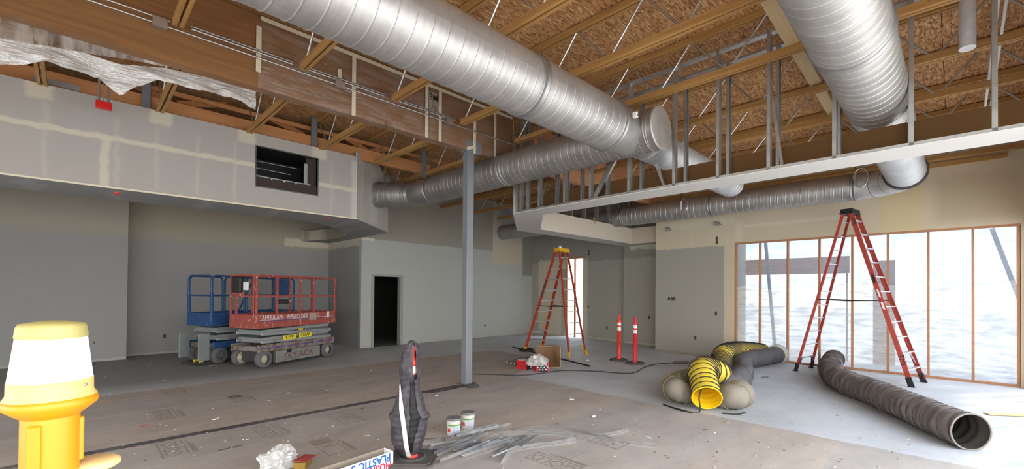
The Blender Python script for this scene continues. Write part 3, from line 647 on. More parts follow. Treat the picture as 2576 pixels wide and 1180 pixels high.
# ------------------------------------------------------------------ spiral ducts
def spiral(p, q, r, pitch=.135, seg=44, ridge=.0055):
    p = Vector(p); q = Vector(q); L = (q - p).length; d = (q - p).normalized()
    u = d.cross(Vector((0, 0, 1))); u = u.normalized() if u.length > .1 else Vector((1, 0, 0)); v = u.cross(d)
    prof = [(0, 0), (.02, .7), (.05, 1), (.08, .7), (.10, 0), (.13, 0), (.4, 0), (.45, .2), (.50, 0), (.7, 0), (.97, 0)]
    n = int(L / pitch) + 2; vs = []; fs = []; rows = 0
    for k in range(-1, n):
        for t, h in prof:
            for j in range(seg + 1):
                th = 2 * PI * j / seg; s = min(L, max(0, (k + t + j / seg) * pitch)); rr = r + ridge * h
                vs.append(p + d * s + u * (math.cos(th) * rr) + v * (math.sin(th) * rr))
            rows += 1
    for i in range(rows - 1):
        for j in range(seg):
            a = i * (seg + 1) + j; f = (a, a + 1, a + seg + 2, a + seg + 1)
            fs.append(f)
    m = MB(); m.add(vs, fs, True); return m
def ring(p, d, r, L, seg=44, lip=.018):
    d = Vector(d).normalized(); M = d.to_track_quat('Z', 'Y').to_matrix().to_4x4(); M.translation = Vector(p)
    return MB().lathe([(r - .03, -L / 2), (r + lip, -L / 2), (r + lip, -L / 2 + .012), (r + lip * .45, -L / 2 + .014), (r + lip * .45, L / 2 - .014), (r + lip, L / 2 - .012), (r + lip, L / 2), (r - .03, L / 2)], seg, M, False)
D1 = thing('spiral_duct', 'large shiny spiral duct slanting from the top left to the crossing joint', 'duct', (2, 3.36, 3.66), 0, 'spiral ducts')
y1, z1_, r1 = 3.36, 3.99, .33
spiral((-3.2, y1, z1_), (3.52, y1, z1_), r1, .16).build('duct_section', M_galv, D1)
spiral((3.52, y1, z1_), (5.12, y1, z1_), r1, .16).build('duct_section', M_galv, D1)
ring((3.52, y1, z1_), (1, 0, 0), r1, .10).build('collar', M_collar, D1); ring((5.12, y1, z1_), (1, 0, 0), r1, .09).build('collar', M_collar, D1)
MB().tube([(5.1, y1, z1_), (5.3, y1, z1_), (5.55, y1, z1_), (5.7, y1, z1_)], r1, 44, False, False, lambda i, th: (r1 - .005, r1 - .005, r1 - .03, r1 - .045)[i]).build('smooth_boot', M_galv, D1)
cl = MB().bbox((5.22, y1 - .40, 4.02), (5.28, y1 - .345, 4.09), .004).build('damper_clip', M_white, D1); MB().cyl((5.25, y1 - .42, 4.05), (5.25, y1 - .34, 4.05), .012, 8).cyl((5.25, y1 - .40, 4.1), (5.33, y1 - .38, 4.16), .008, 8).build('damper_rod', galv('brass_rod', (.5, .34, .16, 1), .35), D1)
D2 = thing('spiral_duct', 'dull spiral duct crossing behind the column with a flat capped end', 'duct', (5.78, 6, 3.7), 0, 'spiral ducts')
x2, r2 = 5.78, .293
spiral((x2, 2.9, 4.0), (x2, 3.3, 4.0), r2).build('duct_section', M_galvd, D2); spiral((x2, 3.3, 4.0), (x2, 5.9, 4.0), r2).build('duct_section', M_galvd, D2); spiral((x2, 5.9, 4.0), (x2, 8.35, 4.0), r2).build('duct_section', M_galvd, D2)
MB().lathe([(0, 0), (r2 - .01, 0), (r2 + .012, .004), (r2 + .012, .03), (r2, .032)], 48, Matrix.Translation((x2, 2.875, 4.0)) @ Matrix.Rotation(-PI / 2, 4, 'X'), False).build('end_cap', galv('flat_end_cap', (.56, .53, .49, 1), .5, .6, 4), D2)
for y in (5.9, 5.98): ring((x2, y, 4.0), (0, 1, 0), r2, .03, 44, .012).build('collar', M_galvd, D2)
endp = Vector((5.18, 9.98, 4.02)); dirn = Vector((-.63, .77, .0)).normalized(); st = endp - dirn * 1.0
arc = smooth_path([(x2, 8.1, 4.0), (x2, 8.4, 4.0), (x2 - .04, 8.8, 4.0), st, st + dirn * .3], 8)
MB().tube(arc, r2 - .004, 44, False, False).build('elbow', M_galvd, D2)
spiral(st + dirn * .2, endp + dirn * .05, r2).build('duct_section', M_galvd, D2)
for t_ in (.25, .55, .85): ring(st + dirn * t_, dirn, r2, .04, 44, .016).build('collar', M_collar, D2)
ring((x2, 8.4, 4.0), (0, 1, 0), r2, .04, 44, .014).build('collar', M_collar, D2)
ring((x2, 3.02, 4.0), (0, 1, 0), r2, .02, 44, .01).build('collar', M_galvd, D2)
D5 = thing('spiral_duct', 'bright spiral duct going on past the crossing joint behind the studs', 'duct', (8, 3.36, 3.75), 0, 'spiral ducts')
MB().tube([(5.8, y1, 4.0), (6.12, y1, 4.0)], .26, 40, False, False).build('branch_boot', M_galv, D5)
spiral((6.1, y1, 4.0), (9.9, y1, 4.0), .25).build('duct_section', galv('bright_duct', (.66, .66, .66, 1), .5, .6, 3), D5)
D3 = thing('spiral_duct', 'big spiral duct hanging at the top right beside the studs', 'duct', (6, .64, 3.66), 0, 'spiral ducts')
y3, z3, r3, x4, r4 = .64, 3.95, .295, 11.62, .268
spiral((-1.5, y3, z3), (4.72, y3, z3), r3, .15).build('duct_section', M_galv, D3); spiral((4.72, y3, z3), (7.0, y3, z3), r3, .15).build('duct_section', M_galv, D3)
spiral((7.0, y3, z3), (10.75, y3, z3), r3 * .97, .10).build('duct_section', galv('bright_duct_far', (.66, .66, .66, 1), .5, .6, 3), D3)
ring((4.72, y3, z3), (1, 0, 0), r3, .11, 44, .022).build('collar', M_collar, D3); ring((10.75, y3, z3), (1, 0, 0), r3, .07, 44, .03).build('gasket_ring', plain('dark_gasket', S(70, 68, 68), .7), D3)
D4 = thing('spiral_duct', 'spiral duct along the window wall, joined by an elbow at right', 'duct', (x4, 6, 3.68), 0, 'spiral ducts')
elb = [Vector((x4 - .8 + .8 * math.sin(t * PI / 2 / 8), y3 + .8 - .8 * math.cos(t * PI / 2 / 8), z3)) for t in range(9)]
for a, b in ((0, 2), (2, 4), (4, 6), (6, 8)): MB().tube(elb[a:b + 1], r4 + .004, 44, False, False).build('elbow_gore', galv('elbow_steel', (.74, .73, .71, 1), .45, .6, 3), D4)
for k in (2, 4, 6): ring(elb[k], elb[k + 1] - elb[k - 1], r4, .012, 44, .008).build('gore_seam', M_collar, D4)
spiral((x4, y3 + .78, z3), (x4, 4.4, z3), r4, .15, 44, .009).build('duct_section', M_galv, D4); spiral((x4, 4.4, z3), (x4, 7.0, z3), r4, .15, 44, .009).build('duct_section', M_galv, D4); spiral((x4, 7.0, z3), (x4, 12.3, z3), r4, .13).build('duct_section', M_galvd, D4)
for y in (y3 + .86, 4.4, 7.0): ring((x4, y, z3), (0, 1, 0), r4, .07, 44, .014).build('collar', M_collar, D4)
# looped hanger straps in front of that duct
for i, (x, y, rr) in enumerate(((2165, 447, .19), (1720, 517, .16))):
    c = px(x, y, x4 - .38); h = thing('hanger_loop', ('looped hanger strap with a wing nut by the duct elbow', 'small looped wire strap hanging in front of the wall duct')[i], 'strap', c, 0, 'hanger loops by the wall duct')
    pts = [c + Vector((0, rr * .62 * math.cos(t), rr * math.sin(t))) for t in [PI * 1.75 - k * 2 * PI * .88 / 26 for k in range(27)]]
    MB().tube(pts, .014, 8).build('loop', M_zinc, h)
    MB().bar(pts[0], pts[0] + Vector((0, 0, .24)), .03, .03).build('strap_end', M_collar if i == 0 else M_white, h)
    MB().cyl((c.x, pts[0].y, c.z + .2), (c.x, pts[0].y, ZJ + .1 + zoff(c.x)), .009, 6).build('rod', M_black, h)
# white vent stack and conduits among the joists at top right
tag(MB().cyl((6.95, -.1, 4.42), (7.05, -.1, 5.3), .07, 20).build('vent_pipe', plain('pvc_white', S(224, 224, 226), .4, .1)), 'white vent pipe standing among the joists at top right', 'pipe')
for i, yy in enumerate((-.36, -.42)): tag(MB().tube([(6.9, yy, 5.2), (7.4, yy + .01, 5.0), (9.6, yy + .04, 4.5)], .016, 8).build('white_conduit', M_white), ('left of two white conduits at the top right corner', 'right of two white conduits at the top right corner')[i], 'conduit', 'white conduits')
# ------------------------------------------------------------------ the dropped ring soffit under construction
SX0, SX1, SZ = 6.19, 6.69, 3.25
R2 = thing('dropped_soffit', 'white dropped soffit ring with bare metal studs under the roof', 'soffit', (8, 4, SZ))
outer = [(SX0, YF + .01), (SX0, 6.22), (7.98, 7.86), (13.09, 7.86), (13.09, 6.36)]; inner = [(12.62, 6.36), (12.62, 7.27), (8.2, 7.27), (SX1, 5.86), (SX1, YF + .01)]
MB().prism(outer + inner, SZ, SZ + .012).build('underside_board', plain('soffit_white', S(200, 196, 191), .8, 0, .02, 2), R2)
MB().box((8.2, 7.27, SZ + .012), (12.62, 7.282, 3.74)).build('inner_board', plain('soffit_beige', S(214, 202, 184), .8, 0, .02, 2), R2)
MB().bar((SX1, 5.86, 3.5), (8.2, 7.27, 3.5), .012, .48).build('inner_board', M_dw, R2)
MB().box((12.62, 6.36, SZ + .012), (12.632, 7.27, 3.75)).build('inner_board', plain('soffit_tan', S(196, 182, 164), .8, 0, .02, 2), R2)
MB().box((SX1 + .006, YF + .01, SZ + .012), (SX1 + .014, 5.86, 3.66)).build('inner_board', M_dw, R2)
MB().box((SX1, YF + .01, SZ + .012), (SX1 + .005, 5.86, 3.66)).build('brown_board_back', M_dwback, R2)
def cstud(L):
    return MB().box((-.046, -.0195, 0), (.046, -.017, L)).box((-.046, -.017, 0), (-.0435, .0195, L)).box((.0435, -.017, 0), (.046, .0195, L)).box((-.0435, .017, 0), (-.034, .0195, L)).box((.034, .017, 0), (.0435, .0195, L))
HST = 5.03 - SZ - .02
so = cstud(HST).build('stud', M_stl, R2); so.matrix_basis = Matrix.Translation((SX0 + .046, -.27, SZ + .015)); smesh = so.data
YSt = [.32, .98, 1.66, 2.28, 2.90, 3.64, 4.37, 4.93, 5.54, 6.02]
for y in YSt: inst('stud', smesh, R2, Matrix.Translation((SX0 + .046, y, SZ + .015)))
for y in [.35, 1.0, 1.66, 2.29, 2.91, 3.65, 4.3, 4.85, 5.2, 5.45]: inst('stud', smesh, R2, Matrix.Translation((SX1 - .048, y, SZ + .015)) @ Matrix.Rotation(PI, 4, 'Z'))
for y in (5.9, 6.08): inst('stud', smesh, R2, Matrix.Translation((SX0 + .1, y, SZ + .015)) @ Matrix.Rotation(PI / 2, 4, 'Z'))
for k in range(8): inst('stud', smesh, R2, Matrix.Translation((8.3 + k * .61, 7.80, SZ + .015)) @ Matrix.Rotation(PI / 2, 4, 'Z'))
for k in range(8): inst('stud', smesh, R2, Matrix.Translation((8.3 + k * .61, 7.33, SZ + .015)) @ Matrix.Rotation(-PI / 2, 4, 'Z'))
for k in range(4): inst('stud', smesh, R2, Matrix.Translation((6.45 + k * .42, 6.44 + k * .385, SZ + .015)) @ Matrix.Rotation(.75, 4, 'Z'))
def track(p, q, up): return MB().bar(p, q, .096, .003).bar(Vector(p) + Vector((0, 0, up * .016)), Vector(q) + Vector((0, 0, up * .016)), .096, .03)
for X in (SX0 + .048, SX1 - .048):
    track((X, YF + .01, SZ + .014), (X, 6.0, SZ + .014), 1).build('bottom_track', M_stl, R2)
    track((X, YF + .01, 5.03), (X, 6.0, 5.03), -1).build('top_track', M_zinc, R2)
for Y in (7.80, 7.33): track((8.1, Y, 5.0), (12.9, Y, 5.0), -1).build('top_track', M_zinc, R2); track((8.2, Y, SZ + .014), (12.6, Y, SZ + .014), 1).build('bottom_track', M_stl, R2)
MB().bar((SX1 - .1, 4.6, 3.3), (SX1 - .1, 3.95, 4.3), .09, .04, (1, 0, 0)).build('diagonal_brace', M_stl, R2)
MB().bar((SX1 - .1, 3.2, 3.3), (SX1 - .1, 3.5, 4.1), .04, .04, (1, 0, 0)).build('diagonal_brace', M_zinc, R2)
MB().bar((SX1 - .15, 1.58, 3.3), (SX1 - .12, 1.75, 4.6), .035, .03, (1, 0, 0)).build('diagonal_brace', M_zinc, R2)
MB().bbox((10.5, 7.262, 3.66), (10.56, 7.30, 3.84), .003).build('wood_stub', M_chord, R2)
# plywood gusset seen at the end of the beam
tag(MB().bbox((6.13, 6.19, 4.24), (6.17, 6.33, 5.1), .003).build('end_board', M_pale), 'pale board standing at the end of the wrapped beam', 'board')
# ------------------------------------------------------------------ floor paper
sheets = []
def edge(y): return 6.3 + .12 * noise.noise((y * 1.3, 2, 1)) + (0 if y < 6.3 else min(2.2, (y - 6.3) * 2.2))
YSH = [-.92, .02, .93, 1.84, 2.74, 3.64, 4.52, 5.4, 6.28, 7.1, 7.9, 8.7, 9.45]
for i, (a, b) in enumerate(zip(YSH, YSH[1:])):
    x1 = edge((a + b) / 2) ; n = 10
    poly = [(-4.45, a + .004), (x1 - .3, a + .004)] + [(edge(a + (b - a) * k / n) + .04 * noise.noise((k * .9, i * 3, 5)), a + .006 + (b - a - .012) * k / n) for k in range(n + 1)] + [(-4.45, b - .004)]
    a -= .012
    poly = [(-4.45, a + .004)] + [(edge(a + (b - a) * k / n) + .04 * noise.noise((k * .9, i * 3, 5)), a + .006 + (b - a - .012) * k / n) for k in range(n + 1)] + [(-4.45, b - .004)]
    o = MB().prism(poly, .0005, .003 + .0006 * (i % 3)).build('paper_sheet', M_paper[i % 3])
    nm = ('nearest the camera', 'second from the camera', 'third from the camera', 'fourth from the camera', 'fifth from the camera', 'sixth from the camera', 'seventh from the camera', 'just in front of the column', 'just behind the column', 'second behind the column', 'third behind the column', 'along the edge of the alcove')[i]
    sheets.append(tag(o, 'brown builder\'s paper strip on the floor, %s' % nm, 'paper', 'paper strips on the floor'))
tag(MB().bbox((-4.4, 6.2, .0045), (5.3, 6.33, .0055), .0003).build('seam_tape', paper_mat('dark_seam_tape', S(96, 94, 96), S(70, 69, 72))), 'dark tape line along a paper seam at the foot of the column', 'tape')
M_stamp = plain('stamp_ink', S(146, 136, 126), .9, 0, .2, 30)
def sheet_at(p):
    for (a, b), o in zip(zip(YSH, YSH[1:]), sheets):
        if a <= p.y < b: return o
    return sheets[0]
for x, y, word, fill in ((432, 1128, 'GOLD', 0), (672, 1084, 'GOLD', 0), (826, 1122, 'X', 1), (862, 1052, 'G', 0), (416, 1042, 'GOLD', 0), (600, 1003, 'GOLD', 1), (780, 985, 'GOLD', 0), (1392, 1163, 'GOLD', 0), (1510, 1108, 'OLD', 0), (430, 985, 'GOLD', 0)):
    p = fl(x, y, .0045); sh = sheet_at(p); L, H = .58, .22; f = frame((p.x, p.y, .0052), (0, 1, 0), (-1, 0, 0))
    text('stamp_lettering', word, .20, M_stamp, sh, f, .0002, True, sx=.95)
    m = MB()
    for a, b in (((-L / 2, -H / 2), (L / 2, -H / 2 + .01)), ((-L / 2, H / 2 - .01), (L / 2, H / 2)), ((-L / 2, -H / 2), (-L / 2 + .01, H / 2)), ((L / 2 - .01, -H / 2), (L / 2, H / 2))): m.box((a[0], a[1], 0), (b[0], b[1], .0003), f)
    if fill: m.box((L / 2 - .2, -H / 2, 0), (L / 2, H / 2, .0002), f)
    m.box((-L / 2, -H / 2 - .05, 0), (L * .3, -H / 2 - .035, .0003), f).box((-L / 2, -H / 2 - .075, 0), (L * .1, -H / 2 - .06, .0003), f)
    m.build('stamp_frame', M_stamp, sh)
# ------------------------------------------------------------------ wall boxes
M_obox = plain('outlet_box_dark', S(34, 34, 34), .6)
def wall_box(p, axis, label, w=.055, h=.095, m=M_obox):
    p = Vector(p); t = thing('outlet_box', label, 'outlet', p, 0, 'electrical boxes in the walls')
    if axis == 'x': MB().bbox((p.x - .004, p.y - w / 2, p.z - h / 2), (p.x + .004, p.y + w / 2, p.z + h / 2), .001).build('plate', m, t); MB().box((p.x - .006, p.y - w * .2, p.z - h * .32), (p.x - .004, p.y + w * .2, p.z + h * .32)).build('wires', plain('outlet_wires', S(84, 80, 74), .7), t)
    else: MB().bbox((p.x - w / 2, p.y - .004, p.z - h / 2), (p.x + w / 2, p.y + .004, p.z + h / 2), .001).build('plate', m, t); MB().box((p.x - w * .2, p.y - .006, p.z - h * .32), (p.x + w * .2, p.y - .004, p.z + h * .32)).build('wires', plain('outlet_wires', S(84, 80, 74), .7), t)
for x, y, lab in ((1803, 600, 'upper of two outlet boxes high on the wall left of the window'), (1803, 609.5, 'lower of two outlet boxes high on the wall left of the window'), (1683, 752, 'left of three small outlet boxes in a row'), (1690, 752, 'middle of three small outlet boxes in a row'), (1696.5, 752, 'right of three small outlet boxes in a row'), (1801, 788, 'lone outlet box at switch height left of the big window'), (1749, 850, 'lone outlet box low on the wall behind the yellow hose')):
    q = px(x, y, XW - .004); wall_box(q, 'x', lab, m=plain('outlet_box_red', S(96, 42, 40), .6) if lab.startswith('upper') else M_obox)
wall_box(px(1633, 799, 13.096), 'x', 'outlet box on the recessed wall beside the red posts')
for x, y, lab in ((1527, 825, 'outlet box low on the far wall right of the narrow window'), (1480, 772, 'outlet box at switch height by the narrow window'), (1481, 632, 'upper of two outlet boxes above the narrow window'), (1481, 639.5, 'lower of two outlet boxes above the narrow window')): wall_box(px(x, y, 13.346), 'x', lab)
wall_box(py(1220, 819, YB - .004), 'y', 'outlet box low on the back wall right of the column'); wall_box(py(414, 846, 14.596), 'y', 'outlet box low on the alcove wall left of the lifts'); wall_box(py(237, 862, 13.996), 'y', 'pale outlet box low on the left wall', m=plain('outlet_pale', S(150, 148, 140), .6))
for x, y, lab in ((1803, 563, 'small grey emergency lamp high on the wall left of the window'), (1680, 577, 'small grey lamp with dangling wires near the soffit end')):
    q = px(x, y, XW - .03); t = thing('wall_lamp', lab, 'lamp', q, 0, 'grey lamps high on the wall')
    MB().bbox(q - Vector((.05, .07, .055)), q + Vector((.03, .05, .05)), .01, ).build('housing', M_stl, t); MB().bar(q + Vector((-.04, -.05, .03)), q + Vector((-.05, -.13, -.04)), .05, .012).build('bracket', M_collar, t)
# ------------------------------------------------------------------ step ladders
def ladder(name, label, loc, rz, H, n, wb, wt, yf, yr, yt, rail, rear_rail, cap, foot, stripe):
    t = thing(name, label, 'ladder', loc, rz)
    def P(front, s, k): # point on rail, k 0 floor..1 top
        y0 = yf if front else yr; x = s * (wb / 2 + (wt / 2 - wb / 2) * k); return Vector((x, y0 + (yt + (.05 if front else -.05) - y0) * k, H * k))
    for front in (True, False):
        for s in (-1, 1):
            o = MB(); a, b = P(front, s, .012), P(front, s, .985); d = (b - a).normalized(); xx = Vector((1, 0, 0)); nn_ = d.cross(xx).normalized()
            w_, th = (.078, .006) if front else (.05, .005)
            for off, ww, hh in ((0, w_, th),): o.bar(a, b, th, w_, nn_)
            for q in (-1, 1): o.bar(a + nn_ * q * (w_ / 2 - .003) - xx * s * .014, b + nn_ * q * (w_ / 2 - .003) - xx * s * .014, .028, .005, nn_)
            ro = o.build('rail', rail if front else rear_rail, t, False)
            if stripe and front: MB().bar(a.lerp(b, .55) + xx * s * .0045, a.lerp(b, .72) + xx * s * .0045, .001, w_ * .6, nn_).build('sticker', stripe, ro, False)
            f = MB(); a2 = P(front, s, 0); c2 = P(front, s, .05); f.bar(a2 + Vector((0, 0, .004)), c2, .036, w_ + .012, nn_); f.bbox(a2 + Vector((-.028, -.05, 0)), a2 + Vector((.028, .05, .014)), .003); f.build('foot', foot, t, False)
    for i in range(1, n + 1):
        k = i / (n + .75); a, b = P(True, -1, k), P(True, 1, k)
        MB().bbox((a.x + .003, a.y - .04, a.z - .012), (b.x - .003, b.y + .04, a.z + .012), .004).box((a.x, a.y - .04, a.z - .03), (b.x, a.y - .036, a.z)).build('step', M_alu, t, False)
        a, b = P(False, -1, k), P(False, 1, k)
        MB().bbox((a.x + .003, a.y - .014, a.z - .012), (b.x - .003, b.y + .014, a.z + .012), .003).build('rear_bar', M_alu, t, False)
    for front in (True, False):
        for s in (-1, 1):
            for kk, mm in ((1, foot), (2, M_alu)) if front else ((1, foot),):
                k0 = (kk - .75) / (n + .75); k1 = kk / (n + .75); a = P(front, s, k0); b = P(front, s, k1) - Vector((s * wb * .2, 0, 0)); MB().bar(a - Vector((s * .02, 0, 0)), b, .022, .012, (0, 1, 0)).build('corner_brace', mm, t, False)
    for s in (-1, 1):
        a, b = P(True, s, .46), P(False, s, .46); m_ = a.lerp(b, .5) - Vector((0, 0, .02)); MB().bar(a, m_, .006, .022).bar(m_, b, .006, .022).build('spreader_bar', M_black, t, False)
    MB().bbox((-wt / 2 - .03, yt - .11, H - .045), (wt / 2 + .03, yt + .11, H + .03), .015).bbox((-wt / 2 - .035, yt - .12, H - .075), (wt / 2 + .035, yt + .12, H - .045), .006).build('top_cap', cap, t, False)
    return t, P
M_fg = worn('orange_fibreglass', S(176, 66, 42), S(136, 44, 32), .36, .45, 6)
M_fgr = worn('red_fibreglass', S(178, 66, 52), S(146, 48, 40), .36, .45, 6)
M_yel = plain('yellow_plastic', S(222, 172, 36), .5, 0, .06)
M_sticker = plain('sticker_dark', S(70, 56, 50), .6, 0, .4, 60)
lt, LP = ladder('step_ladder', 'tall orange step ladder with a yellow cap before the narrow window', (9.46, 7.82, 0), 0, 2.86, 9, .76, .36, .80, -.79, -.22, M_fg, M_fg, M_yel, M_yel, M_sticker)
MB().lathe([(0, 0), (.04, .01), (.05, .04), (.02, .07), (0, .075)], 9, Matrix.Translation((-.05, -.2, 2.885))).build('rag_on_cap', M_white, lt, False)
rt, RP = ladder('step_ladder', 'tallest red step ladder with a black cap before the big window', (11.5, 1.45, 0), math.radians(170.1), 3.44, 11, .80, .38, .97, -.97, -.10, M_fgr, M_fgr, M_black, M_black, None)
for body, k, size in (('TMI', .93, .10), ('TMI', .14, .13)):
    # lettering on the outer web of the near front rail
    for s in ((1,) if k != .93 else (1,)):
        a = RP(True, s, k); d = (RP(True, s, 1) - RP(True, s, 0)).normalized(); up = d if body != 'TMI' else d
        f = frame(a + Vector((s * .0045, 0, 0)), -d if body == 'TMI' else -d, Vector((1, 0, 0)).cross(-d) * s)
        text('rail_lettering', body, size, M_ink if body == 'TMI' else M_white, rt, f, .0005)
for k, l, w_ in ((.585, .10, .05), (.50, .09, .03), (.43, .08, .035)):
    a = RP(True, 1, k); d = (RP(True, 1, 1) - RP(True, 1, 0)).normalized(); f = frame(a + Vector((.0045, 0, 0)), -d, Vector((1, 0, 0)).cross(-d))
    MB().prism([(l * math.cos(t * PI / 8), w_ / 2 * math.sin(t * PI / 8)) for t in range(16)] if k > .55 else [(-l, -w_ / 2), (l * .7, -w_ / 2), (l, w_ / 2), (-l * .8, w_ / 2)], 0, .0006, f).build('rail_sticker', M_white if k < .55 else M_black, rt, False)
# ------------------------------------------------------------------ delineator posts
M_sheet_w = plain('reflective_white', S(232, 230, 226), .4, 0, .05)
def post(label, loc, rz, mat, scale=1.0, words=None, base_shape='hex', rbase=.24):
    t = thing('delineator_post', label, 'post', loc, rz)
    prof = [(.058, .035), (.06, .08), (.052, .10), (.048, .72), (.054, .725), (.054, .745), (.048, .75), (.048, .835), (.053, .84), (.053, .87), (.048, .875), (.048, .95), (.056, .96), (.052, 1.0), (.03, 1.03), (.022, 1.06), (.024, 1.09), (.034, 1.105), (.034, 1.135), (.02, 1.155), (0, 1.157)]
    MB().lathe([(r, z * scale) for r, z in prof], 20).build('tube', mat, t, False)
    for z0, z1 in ((.752, .833), (.877, .948)): MB().lathe([(.0488, z0 * scale), (.0488, z1 * scale)], 20, None, False).build('reflective_band', M_sheet_w, t, False)
    if base_shape == 'hex': pl_ = [(rbase * math.cos(k * PI / 3 + PI / 6) * 1.05, rbase * math.sin(k * PI / 3 + PI / 6) * .95) for k in range(6)]
    else: pl_ = [(rbase * a, rbase * b) for a, b in ((-1, -.8), (-.8, -1), (.8, -1), (1, -.8), (1, .8), (.8, 1), (-.8, 1), (-1, .8))]
    b = MB().prism(pl_, 0, .03).prism([(x * .9, y * .9) for x, y in pl_], .03, .042); b.build('base', M_rub, t, False)
    MB().lathe([(rbase * .62, .042), (rbase * .58, .052), (rbase * .5, .052), (rbase * .47, .043)], 28, None, False).build('base_ridge', M_rub, t, False)
    if words:
        d = Vector((0, 0, CH)) - Vector(loc); a = math.atan2(d.y, d.x) - rz
        for i, c in enumerate(words): text('post_lettering', c, .10, M_ink, t, frame((.0525 * math.cos(a + .1), .0525 * math.sin(a + .1), (.60 - i * .10) * scale), (-math.sin(a), math.cos(a), 0), (0, 0, 1)), .001)
    return t
b1, b2, b3 = fl(1557, 907), fl(1597, 915), fl(1036, 1158)
post('orange-red post with white bands and black letters, left of the pair', b1, .35, plain('orange_post', S(226, 62, 42), .45, 0, .05), 1.0, 'PYG')
post('red post with white bands and a broken grip, right of the pair', b2, -.2, plain('crimson_post', S(214, 40, 54), .45, 0, .05), .97)
post('orange-red post wearing the dark quilted vest in the foreground', b3, -.78, plain('vested_post_orange', S(226, 66, 52), .45, 0, .05), 1.0, None, 'square', .235)
# ------------------------------------------------------------------ quilted vest on the near post
VR = math.radians(-45.5)
vest = thing('quilted_vest', 'dark quilted hooded vest hung over a post in the foreground', 'vest', b3, VR)
PXM = 1107.4 / ray(1036, 1158).length * 1.0
dep = (CM @ (b3 - Vector((0, 0, CH)))).z; ppm = CF / dep
sil = [(1152, 1018, 1046), (1142, 1006, 1052), (1128, 995, 1060), (1110, 984, 1066), (1085, 982, 1071), (1060, 982, 1075), (1050, 979, 1078), (1043, 974, 1085), (1035, 983, 1075), (1024, 987, 1070), (1010, 992, 1066), (990, 999, 1060), (972, 1004, 1056), (960, 1006, 1055), (945, 1004, 1054), (920, 1003, 1053), (895, 1006, 1052), (878, 1013, 1050), (864, 1022, 1045), (857, 1029, 1038)]
rows = []
for y, xl, xr in sil:
    z = max(.045, (1158 - y) / ppm * 1.0); cx = ((xl + xr) / 2 - 1036) / ppm; hw = (xr - xl) / 2 / ppm
    dp = min(.125, hw * .75) if z < .75 else min(.105, hw * .95)
    rows.append((z, cx, max(hw, .01), max(dp, .012)))
def vrow(z):
    for (z0, c0, h0, d0), (z1, c1, h1, d1) in zip(rows, rows[1:]):
        if z0 <= z <= z1: t = (z - z0) / (z1 - z0); return c0 + (c1 - c0) * t, h0 + (h1 - h0) * t, d0 + (d1 - d0) * t
    return rows[-1][1:]
def vpt(z, th, infl=0):
    c, h, d = vrow(z); q = .007 * abs(math.sin((z + .012 * math.sin(th * 2)) * PI / .058)) ** .6 + .012 * noise.noise((th * 2, z * 7, 3)) + .005 * noise.noise((th * 7, z * 20, 7))
    return (c + (h - .008 + q + infl) * math.cos(th), (d - .006 + q + infl) * math.sin(th), z)
def gap(z): # opening at the front (th ~ -90deg), edges lean with height
    if z > .82: return -PI / 2 + .75, .20 if z < 1.12 else .12
    if z < .3: return -PI / 2 + .35, .05 + .2 * z / .3
    return -PI / 2 + .42, .25
ztop = rows[-1][0]; nz_, na = 110, 56
for nm_, flip in (('shell', 0),):
    g = MB()
    def fn(u, v):
        z = rows[0][0] + (ztop - rows[0][0]) * v; c, wd = gap(z); th = c + wd + u * (2 * PI - 2 * wd); return vpt(z, th)
    g.grid(na, nz_, fn)
    g.add([vpt(ztop, 2 * PI * k / 12) for k in range(12)], [tuple(range(12))])
    M_vest = NT('quilted_nylon'); f_ = M_vest.noise(M_vest.coord(), 14, 5); M_vest.base(M_vest.ramp(f_, [(.35, S(52, 49, 54)), (.65, S(78, 74, 80))])); M_vest.set(.5, 0, .35); M_vest.bump(M_vest.noise(M_vest.coord('Object', (1, 1, 2)), 22, 4), .4, .02)
    g.build('shell', M_vest.m, vest, False)
g = MB(); g.grid(28, 60, lambda u, v: vpt(rows[0][0] + .02 + .80 * v, -PI / 2 + .4 - .7 + u * 1.4, -.016)); g.build('lining', plain('vest_lining', S(22, 22, 26), .7), vest, False)
zp = [(1150, 1034), (1120, 1031), (1080, 1026), (1040, 1020), (1000, 1013), (966, 1007)]
pts = [Vector(((x - 1036) / ppm, 0, (1158 - y) / ppm)) for y, x in zp]
zm = MB(); zs = smooth_path(pts, 8); L_ = []
for p in zs:
    c, h, d = vrow(p.z); k = max(-.98, min(.98, (p.x - c) / h)); yy = -d * math.sqrt(1 - k * k) - .012
    wdt = .022 * min(1, (1.02 - p.z / .8) * 3) if p.z < .8 else .008
    L_ += [(p.x - max(wdt, .006), yy, p.z), (p.x + max(wdt, .006), yy - .004, p.z)]
zm.add(L_, [(i * 2, i * 2 + 1, i * 2 + 3, i * 2 + 2) for i in range(len(zs) - 1)] + [(i * 2 + 2, i * 2 + 3, i * 2 + 1, i * 2) for i in range(len(zs) - 1)], True)
zm.add([(a[0], a[1] + .006, a[2]) for a in L_], [(i * 2, i * 2 + 1, i * 2 + 3, i * 2 + 2) for i in range(len(zs) - 1)], True)
zm.build('white_facing', plain('white_vest_trim', S(206, 204, 200), .6, 0, .06, 20), vest, False)
